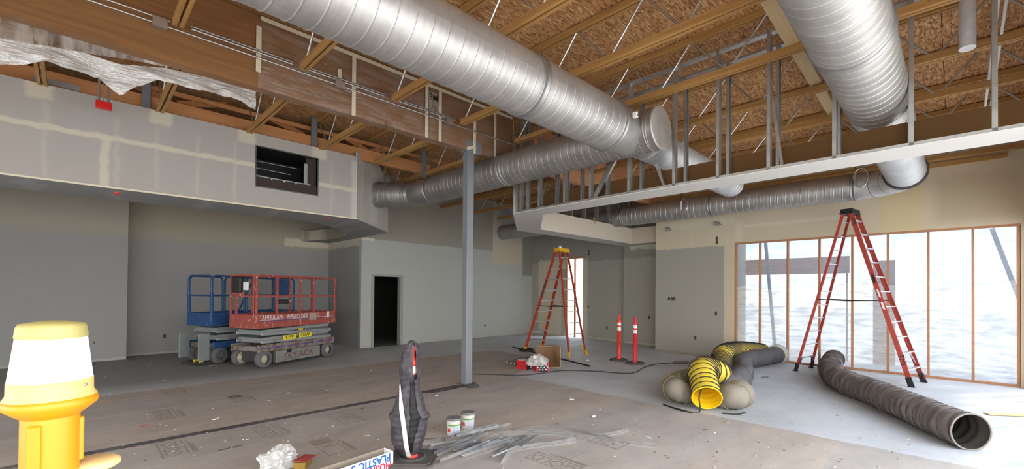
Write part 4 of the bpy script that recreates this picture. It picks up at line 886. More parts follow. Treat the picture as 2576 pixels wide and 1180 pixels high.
# ------------------------------------------------------------------ scissor lifts
M_tyre = plain('tyre_grey_rubber', S(98, 98, 100), .85, 0, .15, 12); M_rim = plain('rim_cream', S(196, 190, 166), .55, 0, .12, 12); M_dkst = plain('dark_machine_grey', S(62, 62, 62), .7, 0, .2)
M_arm = worn('scissor_grey', S(146, 152, 152), S(108, 104, 98), .40, .5, 5); M_rust = worn('rusty_rail', S(136, 132, 126), S(112, 80, 58), .47, .6, 7)
def lift(label, loc, rz, paint, style):
    t = thing('scissor_lift', label, 'scissor lift', loc, rz)
    R = .19
    for sx in (-.9, .9):
        for sy in (-1, 1):
            M = Matrix.Translation((sx, sy * .36, R)) @ Matrix.Rotation(PI / 2 * sy, 4, 'X')
            w_ = MB().lathe([(.10, -.06), (.165, -.065), (R - .006, -.05), (R, -.03), (R, .035), (R - .008, .055), (.165, .065), (.125, .062), (.12, .04)], 28, M, False).build('wheel', M_tyre, t, False)
            if style == 'red': MB().lathe([(.125, .035), (.118, .058), (.10, .05), (.06, .03), (.055, .05), (.03, .062), (0, .064)], 24, M, False).build('rim', M_rim, w_, False)
            else: MB().lathe([(.125, .05), (.11, .062), (.09, .058), (.03, .05), (.02, .06), (0, .06)], 24, M, False).build('rim', plain('rim_grey', S(118, 114, 108), .7), w_, False)
    MB().bbox((-.95, -.26, .12), (.98, .26, .36), .02).build('chassis', M_dkst, t, False)
    pm_ = plain('side_tray_grey', S(128, 128, 122), .6, 0, .12, 5) if style == 'red' else worn('tray_blue_grey', S(70, 92, 120), S(96, 92, 86), .44, .6, 5)
    for sy in (-1, 1): MB().bbox((-.60, min(sy * .39, sy * .27), .065), (.66, max(sy * .39, sy * .27), .335), .012).build('side_tray', pm_, t, False)
    for sy in (-1, 1):
        MB().bbox((-1.08, min(sy * .42, sy * .38), .345), (1.10, max(sy * .42, sy * .38), .505), .008).build('base_rail', M_rust if style == 'red' else paint, t, False)
    for sx in (-1.0, 1.0): MB().bbox((sx - .05, -.38, .36), (sx + .05, .38, .47), .008).build('cross_member', M_rust, t, False)
    for i in range(4):
        z = .545 + i * .085; dz = .018 * (1 if i % 2 else -1)
        for sy in (-1, 1): MB().bar((-.98 + .04 * (i % 2), sy * (.385 - .045 * (i % 2)), z - dz), (1.0 - .03 * (i % 2), sy * (.385 - .045 * (i % 2)), z + dz), .04, .074, (0, 0, 1), .012).build('scissor_arm', M_arm, t, False)
        MB().cyl((-.93, -.36, z - dz), (-.93, .36, z - dz), .032, 12).build('pivot_tube', M_arm, t, False)
    MB().bbox((-1.12, -.4, .865), (1.13, .4, .905), .006).build('platform_deck', paint, t, False)
    for sy in (-1, 1):
        tb = MB().bbox((-1.12, min(sy * .412, sy * .395), .86), (1.13, max(sy * .412, sy * .395), 1.16), .006).bbox((-1.13, min(sy * .42, sy * .41), .86), (1.14, max(sy * .42, sy * .41), .965), .006).build('toe_board', paint, t, False)
        if sy < 0 and style == 'red':
            f = lambda x, z: frame((x, -.4135, z), (1, 0, 0), (0, 0, 1))
            text('lettering', 'AMERICAN', .135, M_white, tb, f(-.735, 1.085), .0006, False, sx=.76); text('lettering', 'WALLCOVER', .135, M_white, tb, f(-.06, 1.085), .0006, False, sx=.76)
            text('lettering', 'INC.', .125, plain('faded_white', S(206, 160, 150), .6), tb, f(.50, 1.085), .0006, False, sx=.9)
            MB().box((-1.05, -.4145, 1.0), (1.06, -.412, 1.022)).build('purple_stripe', plain('purple_stripe', S(92, 70, 128), .6), tb, False)
            MB().box((-1.05, -.4145, 1.028), (1.06, -.412, 1.034)).build('white_stripe', M_white, tb, False)
            MB().bbox((.28, -.4155, .93), (.50, -.413, 1.14), .0008).build('grey_patch', plain('tape_patch', S(170, 150, 140), .7, 0, .1), tb, False)
            MB().bbox((.83, -.4155, 1.0), (.91, -.413, 1.16), .0008).build('white_smear', M_white, tb, False)
    for x in (-1.125, 1.13): MB().bbox((x - .01, -.4, .86), (x + .01, .4, 1.16), .005).build('end_board', paint, t, False)
    zr, zm_ = 2.0, 1.55
    if style == 'red':
        for sy in (-1, 1):
            y = sy * .39
            for x in (-1.11, -.6, .03, .43, 1.12): MB().bbox((x - .019, y - .019, 1.14), (x + .019, y + .019, zr), .004).build('guard_post', paint, t, False)
            MB().bbox((-1.13, y - .02, zr - .02), (1.14, y + .02, zr + .022), .004).build('top_rail', paint, t, False)
            MB().bbox((-1.11, y - .015, zm_ - .015), (1.12, y + .015, zm_ + .018), .004).build('mid_rail', paint, t, False)
        for x in (-1.11, 1.12):
            MB().bbox((x - .02, -.39, zr - .02), (x + .02, .39, zr + .022), .004).build('top_rail', paint, t, False); MB().bbox((x - .016, -.39, zm_ - .015), (x + .016, .39, zm_ + .018), .004).build('mid_rail', paint, t, False)
        for y in (-.32, .22): MB().bbox((-1.13, y - .018, 1.14), (-1.09, y + .018, zr), .004).build('guard_post', paint, t, False)
        MB().bbox((-1.14, -.02, 1.56), (-1.10, .26, 1.66), .004).build('control_bracket', paint, t, False)
        MB().bbox((-1.20, .0, 1.63), (-1.08, .27, 1.97), .02).build('control_box', plain('control_black', S(40, 40, 40), .6, 0, .3), t, False)
        MB().bbox((-1.16, -.17, 1.68), (-1.12, -.04, 1.86), .006).build('white_label_box', M_white, t, False)
        a_ = MB().bbox((-.44, -.4085, .56), (-.10, -.4055, .66), .0008).build('sign_plate', M_yelsign, t, False)
        text('lettering', 'KEEP', .105, M_ink, a_, frame((-.27, -.4095, .612), (1, 0, 0), (0, 0, 1)), .0005, False, sx=.95, bold=.001)
        a_ = MB().bbox((-.01, -.4085, .575), (.36, -.4055, .68), .0008).build('sign_plate', M_yelsign, t, False)
        text('lettering', 'CLEAR', .105, M_ink, a_, frame((.175, -.4095, .628), (1, 0, 0), (0, 0, 1)), .0005, False, sx=.92, bold=.001)
        MB().bbox((-.02, -.4085, .75), (.10, -.4055, .80), .0008).build('sign_plate', M_yel, t, False)
        text('tray_lettering', 'SKYJACK', .21, plain('maroon_paint', S(112, 62, 66), .8, 0, .2, 20), t, frame((.02, -.3915, .18), (1, .0, .04), (0, 0, 1)), .0005, False, sx=1.0)
        MB().box((-1.05, -.4225, .41), (1.05, -.4205, .435)).build('purple_stripe', plain('purple_stripe', S(92, 70, 128), .6), t, False)
        MB().bbox((-.32, -.394, .26), (-.20, -.389, .325), .001).build('switch_plate', M_black, t, False)
    else:
        def hoop(x0, x1, y, ax='x', z0=1.12):
            r = .1; pts = []
            P_ = (lambda a, z: (a, y, z)) if ax == 'x' else (lambda a, z: (y, a, z))
            pts.append(P_(x0, z0)); pts += [P_(x0 + r - r * math.cos(k * PI / 12), zr - r + r * math.sin(k * PI / 12)) for k in range(7)]
            pts += [P_(x1 - r + r * math.sin(k * PI / 12), zr - r + r * math.cos(k * PI / 12)) for k in range(7)]; pts.append(P_(x1, z0))
            MB().tube(pts, .022, 10).build('guard_hoop', paint, t, False)
        for sy in (-1, 1):
            for a, b in ((-1.1, -.32), (-.26, .5), (.56, 1.1)): hoop(a, b, sy * .385)
            MB().cyl((-1.1, sy * .385, zm_), (1.1, sy * .385, zm_), .016, 10).build('mid_rail', paint, t, False)
            MB().bbox((-1.13, min(sy * .385 - .03, sy * .385 + .03), 1.0), (-1.07, max(sy * .385 - .03, sy * .385 + .03), 1.62), .008).build('corner_sleeve', paint, t, False)
        hoop(-.385, .385, -1.11, 'y'); hoop(-.385, .385, 1.11, 'y'); MB().cyl((-1.11, -.38, zm_), (-1.11, .38, zm_), .016, 10).build('mid_rail', paint, t, False)
        MB().bar((.12, .385, 1.15), (.5, .385, 1.95), .03, .03).build('diagonal_brace', paint, t, False)
        MB().bbox((.62, -.41, 1.5), (1.0, -.33, 1.95), .012).build('control_box', paint, t, False); MB().bbox((.66, -.40, 1.32), (.95, -.34, 1.44), .01).build('tool_tray', M_dkst, t, False)
        MB().bbox((-1.42, -.46, .12), (-1.18, -.42, .72), .03).build('swing_panel', plain('panel_grey', S(124, 130, 130), .6, 0, .08), t, False)
        MB().bbox((-1.42, .18, .16), (-1.2, .22, .72), .03).build('swing_panel', plain('panel_grey', S(124, 130, 130), .6, 0, .08), t, False)
        MB().cyl((-1.3, -.44, .42), (-1.0, -.36, .42), .02, 8).build('hinge_bar', M_rust, t, False)
        for y in (-.3, -.12): MB().cyl((-1.30, y, .10), (-1.22, y, .10), .028, 10).build('yellow_stop', plain('stop_yellow', S(214, 196, 60), .6), t, False)
        MB().bbox((-1.32, -.34, .02), (-1.0, .3, .07), .012).build('front_plate', M_dkst, t, False)
    return t
M_yelsign = plain('sign_yellow', S(228, 214, 50), .5, 0, .06)
dirv = Vector((.917, .40, 0)).normalized(); perp = Vector((-dirv.y, dirv.x, 0)); hd = math.atan2(dirv.y, dirv.x)
M_lred = worn('weathered_red', S(166, 80, 70), S(190, 166, 156), .40, .55, 13); M_lblue = worn('weathered_blue', S(40, 80, 132), S(120, 128, 136), .38, .5, 11)
lift('weathered red scissor lift with white lettering in front of the alcove', Vector((2.95, 10.51, 0)) + dirv * .9 + perp * .42, hd, M_lred, 'red')
lift('worn blue scissor lift parked behind the red one', Vector((2.37, 11.8, 0)) + dirv * .92 + perp * .42, hd, M_lblue, 'blue')
# ------------------------------------------------------------------ flexible hoses
def flex(name, label, pts, r, mat, inner, wire=None, pitch=.075, ends=(True, True), flat=1.0, sd=0, wr=.007, amp=.06, rings=None, rp=None, nz=.7):
    t = thing(name, label, 'hose', (pts[0][0], pts[0][1], 0))
    P = resample(smooth_path(pts, 14), pitch / 4); n = len(P)
    def rr(i, th, k=1.0): return r * k * (1 - amp * min(1, i / 5, (n - 1 - i) / 5) * (.5 + .5 * math.cos(2 * PI * (i / 4 - th / (2 * PI)))) + amp * nz * min(1, i / 10, (n - 1 - i) / 10) * noise.noise((i * .16, math.cos(th) * 1.3, math.sin(th) * 1.3 + sd))) * (rp(i / max(1, n - 1)) if rp else 1)
    o = MB(); o.tube(P, r, 26, False, False, rr)
    o.v = [(x, y, max(.004, z)) for x, y, z in o.v]; o.build('skin', mat, t)
    iv = MB(); iv.tube(P, r, 26, False, False, lambda i, th: rr(i, th, .965)); iv.v = [(x, y, max(.006, z)) for x, y, z in iv.v]; iv.build('lining', inner, t)
    for e, k in ((0, 0), (1, n - 1)):
        if not ends[e]: continue
        d = (P[1] - P[0]) if e == 0 else (P[-1] - P[-2]); d.normalize(); u = d.cross(Vector((0, 0, 1))).normalized(); v = u.cross(d)
        rg = MB().tube([P[k] + u * math.cos(a) * r + v * math.sin(a) * r for a in [2 * PI * j / 28 for j in range(28)]], .010, 8, True); rg.v = [(x, y, max(.002, z)) for x, y, z in rg.v]; rg.build('hem', rings or mat, t)
    if wire:
        T = [(P[min(i + 1, n - 1)] - P[max(0, i - 1)]).normalized() for i in range(n)]; u = Vector((0, 0, 1)).cross(T[0]).normalized(); W_ = []; sub = 8
        fr_ = []
        for i in range(n): u = (u - T[i] * u.dot(T[i])).normalized(); fr_.append((u.copy(), T[i].cross(u)))
        tot = (n - 1) / 4 * 26
        for k in range(int((n - 1) * 6.5)):
            f = k / 6.5; i = int(f); q = f - i; th = 2 * PI * f / 4
            if i + 1 >= n: break
            c = P[i].lerp(P[i + 1], q); a, b = fr_[i]; R_ = r * (1 + .012) * (rp(i / max(1, n - 1)) if rp else 1); p = c + a * math.cos(th) * R_ + b * math.sin(th) * R_; p.z = max(.005, p.z); W_.append(p)
        MB().tube(W_, wr, 5).build('wire_helix', wire, t)
    return t
M_hy = plain('yellow_hose_cloth', S(212, 186, 60), .5, 0, .12, 7, .2); M_hyi = plain('yellow_hose_inside', S(236, 196, 20), .5, 0, .08, 5)
M_hg = plain('grey_hose_cloth', S(134, 126, 116), .7, 0, .18, 5, .3); M_hd = plain('dark_grey_hose_cloth', S(84, 82, 84), .65, 0, .2, 8, .3); M_hl = plain('long_hose_cloth', S(112, 102, 98), .7, 0, .22, 4, .3)
M_khaki = plain('khaki_lining', S(150, 136, 80), .7, 0, .1); M_dki = plain('dark_lining', S(60, 55, 50), .8, 0, .1)
mth = fl(1778, 1002, .2); aw = Vector((mth.x, mth.y, 0)).normalized(); rt_ = Vector((aw.y, -aw.x, 0)); m0 = Vector((mth.x, mth.y, 0))
def L3(r_, a_, z_): return m0 + rt_ * r_ + aw * a_ + Vector((0, 0, z_))
flex('ventilation_hose', 'bright yellow ribbed hose with black wire snaking over the other hoses', [L3(0, 0, .205), L3(-.03, .22, .33), L3(-.07, .5, .48), L3(.0, .85, .48), L3(.17, 1.12, .38), fl(1812, 940, .26), fl(1815, 912, .33), fl(1820, 893, .43), fl(1842, 883, .42), fl(1878, 881, .34), fl(1915, 884, .22)], .2, M_hy, M_hyi, M_black, .10, sd=1, amp=.04, rings=M_hyi)
flex('ventilation_hose', 'grey canvas hose curled in a U around the yellow mouth', [L3(-.26, 1.3, .2), L3(-.44, .95, .2), L3(-.47, .55, .2), L3(-.36, .33, .19), L3(-.13, .56, .09), L3(.12, .56, .09), L3(.34, .33, .19), L3(.46, .55, .2)], .2, M_hg, M_dki, M_khaki, .17, (True, True), wr=.004, sd=2, amp=.13, nz=1.2, rp=lambda f: 1 - .58 * math.exp(-((f - .64) / .13) ** 2))
flex('ventilation_hose', 'dark grey crumpled hose with a khaki mouth beside the yellow one', [fl(1812, 958, .26), fl(1832, 966, .22), fl(1854, 957, .2), fl(1866, 938, .2), fl(1864, 916, .2), fl(1884, 905, .2), fl(1920, 899, .2), fl(1952, 893, .2)], .2, M_hd, M_khaki, None, .12, sd=3, amp=.13, nz=1.6, rings=M_khaki)
flex('ventilation_hose', 'long grey ribbed hose stretched from the big window towards the right corner', [fl(2098, 903, .2), fl(2088, 922, .2), fl(2096, 942, .2), fl(2125, 960, .2), fl(2200, 988, .2), fl(2300, 1030, .2), fl(2390, 1068, .2), fl(2446, 1088, .2)], .2, M_hl, M_dki, M_dki, .14, sd=4, amp=.11, nz=1.6, wr=.004, rings=M_hg)
wc = fl(1950, 893, .2)
tag(MB().lathe([(.205, 0), (.215, .02), (.26, .14), (.2, .16), (.05, .12)], 14, Matrix.Translation(wc) @ (fl(1952, 893, .2) - fl(1920, 899, .2)).to_track_quat('Z', 'Y').to_matrix().to_4x4(), False).build('hose_end_plastic', M_bag), 'white plastic tied over the far end of the dark hose', 'plastic')
st_ = [L3(-.06, -.02, .36), L3(-.10, -.06, .22), L3(-.10, -.08, .012), L3(-.3, -.12, .012), L3(-.55, .10, .012), L3(-.60, .16, .012), L3(-.5, .05, .014), L3(-.2, -.16, .012)]
tag(MB().tube(smooth_path(st_, 8), .010, 6).build('hose_strap', M_black), 'black strap trailing on the floor from the yellow hose mouth', 'strap')
tag(MB().tube(smooth_path([L3(.2, .0, .012), L3(.4, .05, .012), L3(.5, .2, .012)], 8), .010, 6).build('hose_strap', M_black), 'short black strap end at the right of the grey curled hose', 'strap')
# ------------------------------------------------------------------ foreground work light
wlp = Vector((0, 0, CH)) + ray(131, 900) * 1.0; wl = thing('work_light', 'bright white work light in a yellow housing at lower left', 'lamp', (wlp.x, wlp.y, 0), math.radians(95))
M_ylamp = plain('lamp_yellow', S(196, 134, 2), .45, 0, .03, 4); M_frost = plain('lamp_cap_cream', S(160, 150, 92), .5, 0, .03)
def tilt(): return Matrix.Identity(4)
LS = lambda L: [(r * .69, z) for r, z in L]
lens = MB().lathe(LS([(.099, 1.478), (.100, 1.49), (.084, 1.588)]), 40, None, False).build('lens', emit('lamp_glow', (1, .98, .94, 1), 6), wl, False)
MB().lathe(LS([(.112, 1.452), (.102, 1.464), (.1015, 1.492), (.098, 1.494)]), 40, None, False).build('lens_skirt', plain('skirt_cream', S(206, 182, 110), .5, 0, .03), wl, False)
MB().lathe(LS([(.084, 1.586), (.087, 1.590), (.083, 1.612), (.078, 1.619), (.03, 1.625), (0, 1.626)]), 40, None, False).build('lens_cap', M_frost, wl, False)
MB().lathe(LS([(.070, 1.41), (.085, 1.418), (.112, 1.434), (.1155, 1.442), (.112, 1.453), (.095, 1.456)]), 40, None, False).build('rim', M_ylamp, wl, False)
MB().lathe(LS([(.060, 1.10), (.070, 1.16), (.070, 1.41)]), 40).build('body', M_ylamp, wl, False)
for a in (-2.6, -.55, 1.6): MB().bbox((.044, -.012, 1.30), (.0545, .012, 1.40), .006, Matrix.Rotation(a + .95, 4, 'Z')).build('body_rib', M_ylamp, wl, False)
for a in (-2.35, -.95): MB().lathe([(0, 0), (.004, 0), (.003, .003), (0, .003)], 8, Matrix.Rotation(a - .0, 4, 'Z') @ Matrix.Translation((.0705, 0, 1.48)) @ Matrix.Rotation(PI / 2, 4, 'Y')).build('screw', M_collar, wl, False)
MB().lathe([(.0, -.014), (.05, -.014), (.062, -.006), (.062, .004), (.05, .013), (0, .014)], 28, Matrix.Translation((.02, -.075, 1.275)) @ Matrix.Scale(.8, 4)).build('side_handle', plain('handle_beige', S(226, 190, 130), .6, 0, .04), wl, False)
MB().cyl((0, 0, .55), (0, 0, 1.11), .018, 12).cyl((0, 0, .5), (0, 0, .6), .03, 12).build('stand_pole', M_black, wl, False)
for k in range(3):
    a = k * 2 * PI / 3 + .4; MB().tube([(.02 * math.cos(a), .02 * math.sin(a), .58), (.45 * math.cos(a), .45 * math.sin(a), .012)], .012, 8).build('stand_leg', M_black, wl, False)
# ------------------------------------------------------------------ buckets
M_tub = plain('tub_white', S(216, 214, 208), .5, 0, .06, 9)
for i, (x, y) in enumerate(((1141, 1092), (1177, 1076))):
    p = fl(x, y, .006); b = thing('compound_tub', ('front white tub with a grey lid beside the metal offcuts', 'rear white tub with a grey lid beside the metal offcuts')[i], 'tub', p, .3 + i, 'compound tubs')
    MB().lathe([(.072, 0), (.075, .005), (.083, .165), (.086, .17), (.086, .18), (.083, .182)], 28).build('tub', M_tub, b, False)
    MB().lathe([(.088, .172), (.09, .176), (.09, .196), (.085, .2), (.078, .196), (.05, .197), (.035, .2), (0, .2)], 28, None, False).build('lid', plain('lid_grey', S(112, 112, 110), .6, 0, .12, 12), b, False)
    d = math.atan2(-p.y, -p.x) - (.3 + i)
    def band(nm, z0, z1, a0, a1, mt):
        m = MB(); m.grid(10, 1, lambda u, v: ((.0752 + .008 * ((z0 + (z1 - z0) * v) / .165) + .001) * math.cos(a0 + (a1 - a0) * u), (.0752 + .008 * ((z0 + (z1 - z0) * v) / .165) + .001) * math.sin(a0 + (a1 - a0) * u), z0 + (z1 - z0) * v)); m.build(nm, mt, b, False)
    band('green_band', .115, .13, d - .9, d + 1.2, plain('label_green', S(96, 150, 60), .6)); band('blue_panel', .02, .11, d - .1, d + .8, plain('label_blue_grey', S(170, 178, 196), .6, 0, .1, 60)); band('red_mark', .04, .085, d - 1.0, d - .5, plain('label_red', S(190, 70, 60), .7, 0, .4, 60))
# ------------------------------------------------------------------ metal offcuts on the floor
M_off = galv('offcut_steel', (.74, .76, .78, 1), .27, .9, 8)
offs = [((1072, 1133), (1148, 1098), 1), ((1098, 1146), (1222, 1092), 1), ((1100, 1162), (1228, 1112), 1), ((1164, 1148), (1300, 1105), 1), ((1130, 1100), (1200, 1083), 1), ((1150, 1098), (1258, 1072), 1), ((1180, 1092), (1280, 1068), 1), ((1206, 1128), (1270, 1100), 1), ((1236, 1150), (1325, 1112), 0), ((1248, 1140), (1322, 1096), 0), ((1254, 1136), (1340, 1094), 0), ((1312, 1124), (1352, 1096), 0), ((1076, 1136), (1125, 1125), 1), ((1140, 1134), (1205, 1112), 1), ((1082, 1120), (1180, 1106), 0)]
for i, (a, b, wide) in enumerate(offs):
    z = .012 + .016 * (i % 3); A, B = fl(*a, z), fl(*b, z); d = (B - A).normalized(); s = d.cross(Vector((0, 0, 1)))
    w_, h_ = (.062, .034) if wide else (.026, .018); m = MB(); A.z = B.z = z
    m.bar(A, B, w_, .0025); m.bar(A + s * w_ / 2 + Vector((0, 0, h_ / 2 * (1 if i % 2 else 1))), B + s * w_ / 2 + Vector((0, 0, h_ / 2)), .0025, h_)
    if i % 2: m.bar(A - s * w_ / 2 + Vector((0, 0, h_ / 2)), B - s * w_ / 2 + Vector((0, 0, h_ / 2)), .0025, h_)
    m.v = [(x, y, max(.0045, zz)) for x, y, zz in m.v]
    tag(m.build('stud_offcut', M_off), 'shiny metal stud offcut in the floor pile, %s nearest the camera' % (ORD + ['fifteenth'])[sorted(range(len(offs)), key=lambda q: -max(offs[q][0][1], offs[q][1][1])).index(i)], 'offcut', 'metal offcuts in the pile')
def strip(label, pts, w=.045, up=True):
    P = smooth_path([fl(x, y, .006) for x, y in pts], 8); m = MB(); V = []
    for i, p in enumerate(P):
        d = (P[min(i + 1, len(P) - 1)] - P[max(i - 1, 0)]).normalized(); s = d.cross(Vector((0, 0, 1))); k = i / len(P) * 2.2
        tw = Vector((0, 0, 1)) * .9 + s * .45 if up else s
        V += [p + Vector((0, 0, .003)), p + tw.normalized() * w + Vector((0, 0, .003))]
    m.add(V + [v + (Vector((-v.x, -v.y, CH)).normalized() * -.003) for v in V], [(2 * i, 2 * i + 1, 2 * i + 3, 2 * i + 2) for i in range(len(P) - 1)] + [(2 * i + 2 + len(V), 2 * i + 3 + len(V), 2 * i + 1 + len(V), 2 * i + len(V)) for i in range(len(P) - 1)], True)
    return tag(m.build('steel_strip', M_off), label, 'strip', 'bent steel strips')
strip('longest curved steel strip sweeping right from the offcut pile', [(1062, 1112), (1150, 1105), (1260, 1092), (1350, 1090), (1440, 1097), (1540, 1110), (1650, 1124)])
strip('upper curved steel strip ending in a bent tip', [(1290, 1085), (1360, 1077), (1430, 1083), (1500, 1096), (1545, 1092), (1580, 1082)], .04)
strip('lower curved steel strip bending towards the camera', [(1259, 1166), (1280, 1138), (1330, 1126), (1400, 1117), (1448, 1109)], .05)
strip('dark steel strip lying under the vest edge', [(1048, 1118), (1085, 1112), (1120, 1106)], .04)
# ------------------------------------------------------------------ printed carton, sanding block, bag in the foreground
c0 = fl(989, 1175, .006); c1 = fl(880, 1216, .006); ux = (c1 - c0); ux.z = 0; ux.normalize(); uy = Vector((ux.y, -ux.x, 0));
if uy.y < 0: uy = -uy
ct = thing('printed_carton', 'white carton lying upside down with blue and red lettering', 'carton', (c0.x, c0.y, 0))
LB, HB, DB = .92, .155, .14
def obx(a0, a1, b0, b1, z0, z1):
    M = Matrix((ux, uy, Vector((0, 0, 1)))).transposed().to_4x4(); M.translation = Vector((c0.x, c0.y, .005)); return MB().box((a0, b0, z0), (a1, b1, z1), M)
M_cart = plain('carton_white', S(224, 226, 232), .6, 0, .03); M_cartin = plain('carton_inside', S(150, 138, 124), .8)
fm = obx(0, LB, 0, .004, 0, HB); fm.build('front_panel', M_cart, ct); obx(0, LB, DB, DB + .004, 0, HB).build('back_panel', M_cartin, ct); obx(0, .004, 0, DB, 0, HB).build('end_panel', M_cart, ct); obx(LB - .004, LB, 0, DB, 0, HB).build('end_panel', M_cart, ct); obx(0, LB, 0, DB, 0, .004).build('bottom_panel', M_cartin, ct)
def carton_text(body, a, z, size, mat, bold):
    o = Vector((c0.x, c0.y, .005)) + ux * a - uy * .0012 + Vector((0, 0, z)); text('lettering', body, size, mat, ct, frame(o, ux, (0, 0, -1)), .0005, True, 'LEFT', .95, bold)
carton_text('PLASTIC S', .03, .112, .10, plain('carton_blue', S(28, 92, 160), .6), .003); carton_text('HUSKY', .02, .038, .10, plain('carton_red', S(206, 36, 66), .6), .003)
sb = fl(765, 1172, .006); sbt = thing('sanding_block', 'red-topped sanding block box in the foreground', 'box', (sb.x, sb.y, 0), .9)
MB().bbox((-.10, -.045, .005), (.08, .06, .07), .004).build('yellow_box', plain('box_mustard', S(150, 118, 40), .7), sbt, False); MB().bar((-.10, .02, .085), (.10, -.03, .075), .13, .006).build('red_sheet', plain('dull_red_card', S(166, 66, 66), .75, 0, .15, 25), sbt, False)
def crumple(name, label, c, r, mat, sq=(1, 1, .7), sd=0, cat='plastic'):
    bm = bmesh.new(); bmesh.ops.create_icosphere(bm, subdivisions=4, radius=1)
    for v in bm.verts:
        n = v.co.normalized(); k = 1 + .42 * noise.noise(n * 1.7 + Vector((sd, 0, 0))) + .28 * abs(noise.noise(n * 4.2 + Vector((0, sd, 0)))) + .12 * noise.noise(n * 9)
        v.co = Vector((n.x * sq[0], n.y * sq[1], n.z * sq[2])) * r * k; v.co.z = max(v.co.z, -r * sq[2] * .55)
    me = bpy.data.meshes.new(name); bm.to_mesh(me); bm.free(); me.materials.append(mat)
    o = bpy.data.objects.new(name, me); COL.objects.link(o); o.location = Vector(c) + Vector((0, 0, r * sq[2] * .56)); WM[o.name] = Matrix.Translation(o.location); return tag(o, label, cat)
crumple('plastic_bag', 'crumpled milky plastic bag at the bottom edge of the floor', fl(698, 1178, .005), .15, M_bag, (1.1, .8, .8), 3)
# ------------------------------------------------------------------ the heap by the orange ladder
hx = fl(1374, 918, .0); cb_ = thing('cardboard_box', 'open brown cardboard box among the rubbish by the orange ladder', 'box', hx, -.55)
M_card = plain('cardboard', S(168, 138, 106), .85, 0, .1, 6); M_cardd = plain('cardboard_inside', S(122, 92, 66), .85, 0, .1, 6)
MB().box((-.26, -.02, 0), (.20, 0, .42)).build('side_panel', M_cardd, cb_, False); MB().box((.20, -.40, 0), (.212, 0, .46)).build('side_panel', M_card, cb_, False); MB().box((-.26, -.40, 0), (-.248, 0, .3)).build('side_panel', M_card, cb_, False); MB().box((-.26, -.40, 0), (.20, 0, .01)).build('bottom_panel', M_card, cb_, False)
MB().bar((-.26, 0, .44), (.20, 0, .44), .16, .008).build('flap', M_card, cb_, False); MB().box((.213, -.36, .2), (.214, -.05, .25)).build('tape_band', plain('brown_tape', S(120, 92, 62), .5), cb_, False)
crumple('plastic_bag', 'white plastic bag bulging in front of the cardboard box', fl(1352, 918, .15), .18, M_bag, (1.2, 1, .7), 8)
M_rb = plain('carton_dark', S(44, 40, 46), .6); M_rr = plain('carton_red_print', S(196, 28, 42), .5)
for i, (x, y, rz) in enumerate(((1365, 936, -.62), (1332, 929, .1))):
    p = fl(x, y, .0); b = thing('bulb_carton', ('red and black carton printed with rows of pale discs', 'torn red and black carton left of the disc-printed one')[i], 'carton', p, rz)
    MB().bbox((-.13, .0, 0), (.13, .26, .19), .003).build('body', M_rb, b, False); MB().bbox((-.135, -.003, 0), (-.10, .262, .192), .002).build('red_edge', M_rr, b, False); MB().bbox((.10, -.003, 0), (.135, .262, .192), .002).build('red_edge', M_rr, b, False)
    MB().bbox((-.12, .01, .19), (.12, .25, .196), .002).build('white_top', M_white, b, False)
    if i == 0:
        for r_ in range(3):
            for c_ in range(4 if r_ == 1 else 3): MB().lathe([(0, 0), (.017, 0), (.017, .002), (0, .002)], 12, Matrix.Translation((-.07 + c_ * .07 - (.035 if r_ == 1 else 0), -.004, .05 + r_ * .045)) @ Matrix.Rotation(PI / 2, 4, 'X')).build('printed_disc', M_white, b, False)
    else: MB().box((.02, -.004, .02), (.09, -.002, .16)).build('white_panel', M_white, b, False)
for i in range(5):
    a = fl(1276 + i * 9, 911 + i * 2.2, .025); bq = fl(1336 + i * 4, 893 + i * 2.5, .025); tag(MB().bar(a, bq, .04, .04, (0, 0, 1), .004).build('square_tube', M_stl), 'grey square tube lying left of the cartons, %s from the back' % ORD[i], 'tube', 'square tubes by the cartons')
pa, pb_ = fl(1290, 873, .20), fl(1484, 921, .015)
tag(MB().tube([pa, pb_], .018, 10).build('black_pole', M_black), 'long black pole propped across the rubbish heap', 'pole')
cc = fl(1325, 884, .0)
for i in range(1): tag(MB().tube([cc + Vector(((.22 - .012 * (k % 9)) * math.cos(k * .33), (.22 - .012 * (k % 9)) * math.sin(k * .33), .014 + .0006 * k)) for k in range(115)], .011, 6).build('cable_coil', M_black), 'coil of black cable lying behind the square tubes', 'cable')
# cords
cd = smooth_path([fl(x, y, .016) for x, y in ((1190, 941), (1240, 942), (1310, 944), (1360, 939), (1420, 932), (1500, 934), (1570, 939), (1600, 936), (1625, 922), (1660, 915), (1692, 912.5))], 10)
tag(MB().tube(cd, .011, 7).build('extension_cord', plain('cord_grey_black', S(58, 56, 56), .6)), 'black cord winding across the floor past the red posts', 'cord')
q0, q1 = fl(1692, 912.5, .03), fl(1724, 912, .03)
tag(MB().lathe([(.012, 0), (.03, .02), (.033, .05), (.033, .36), (.03, .39), (.012, .42)], 14, Matrix.Translation(q0) @ (q1 - q0).to_track_quat('Z', 'Y').to_matrix().to_4x4()).build('cord_connector', plain('connector_grey', S(104, 98, 92), .7)), 'thick grey in-line connector on the floor cord', 'connector')
tag(MB().tube(smooth_path([fl(x, y, .012) for x, y in ((1726, 912), (1755, 914), (1790, 913))], 6), .011, 7).build('cord_tail', M_black), 'short cord tail leading to the yellow hose', 'cord')
cg = smooth_path([fl(x, y, .016) for x, y in ((1060, 988), (1100, 985), (1140, 977), (1170, 970), (1186, 967))], 8)
tag(MB().tube(cg, .010, 7).build('power_cord', M_black), 'black cord running left from the foot of the column', 'cord')
crumple('rope_heap', 'small dark tangle at the foot of the column', fl(1190, 974, .004), .07, M_rub, (1.5, 1.2, .5), 5, 'rope')
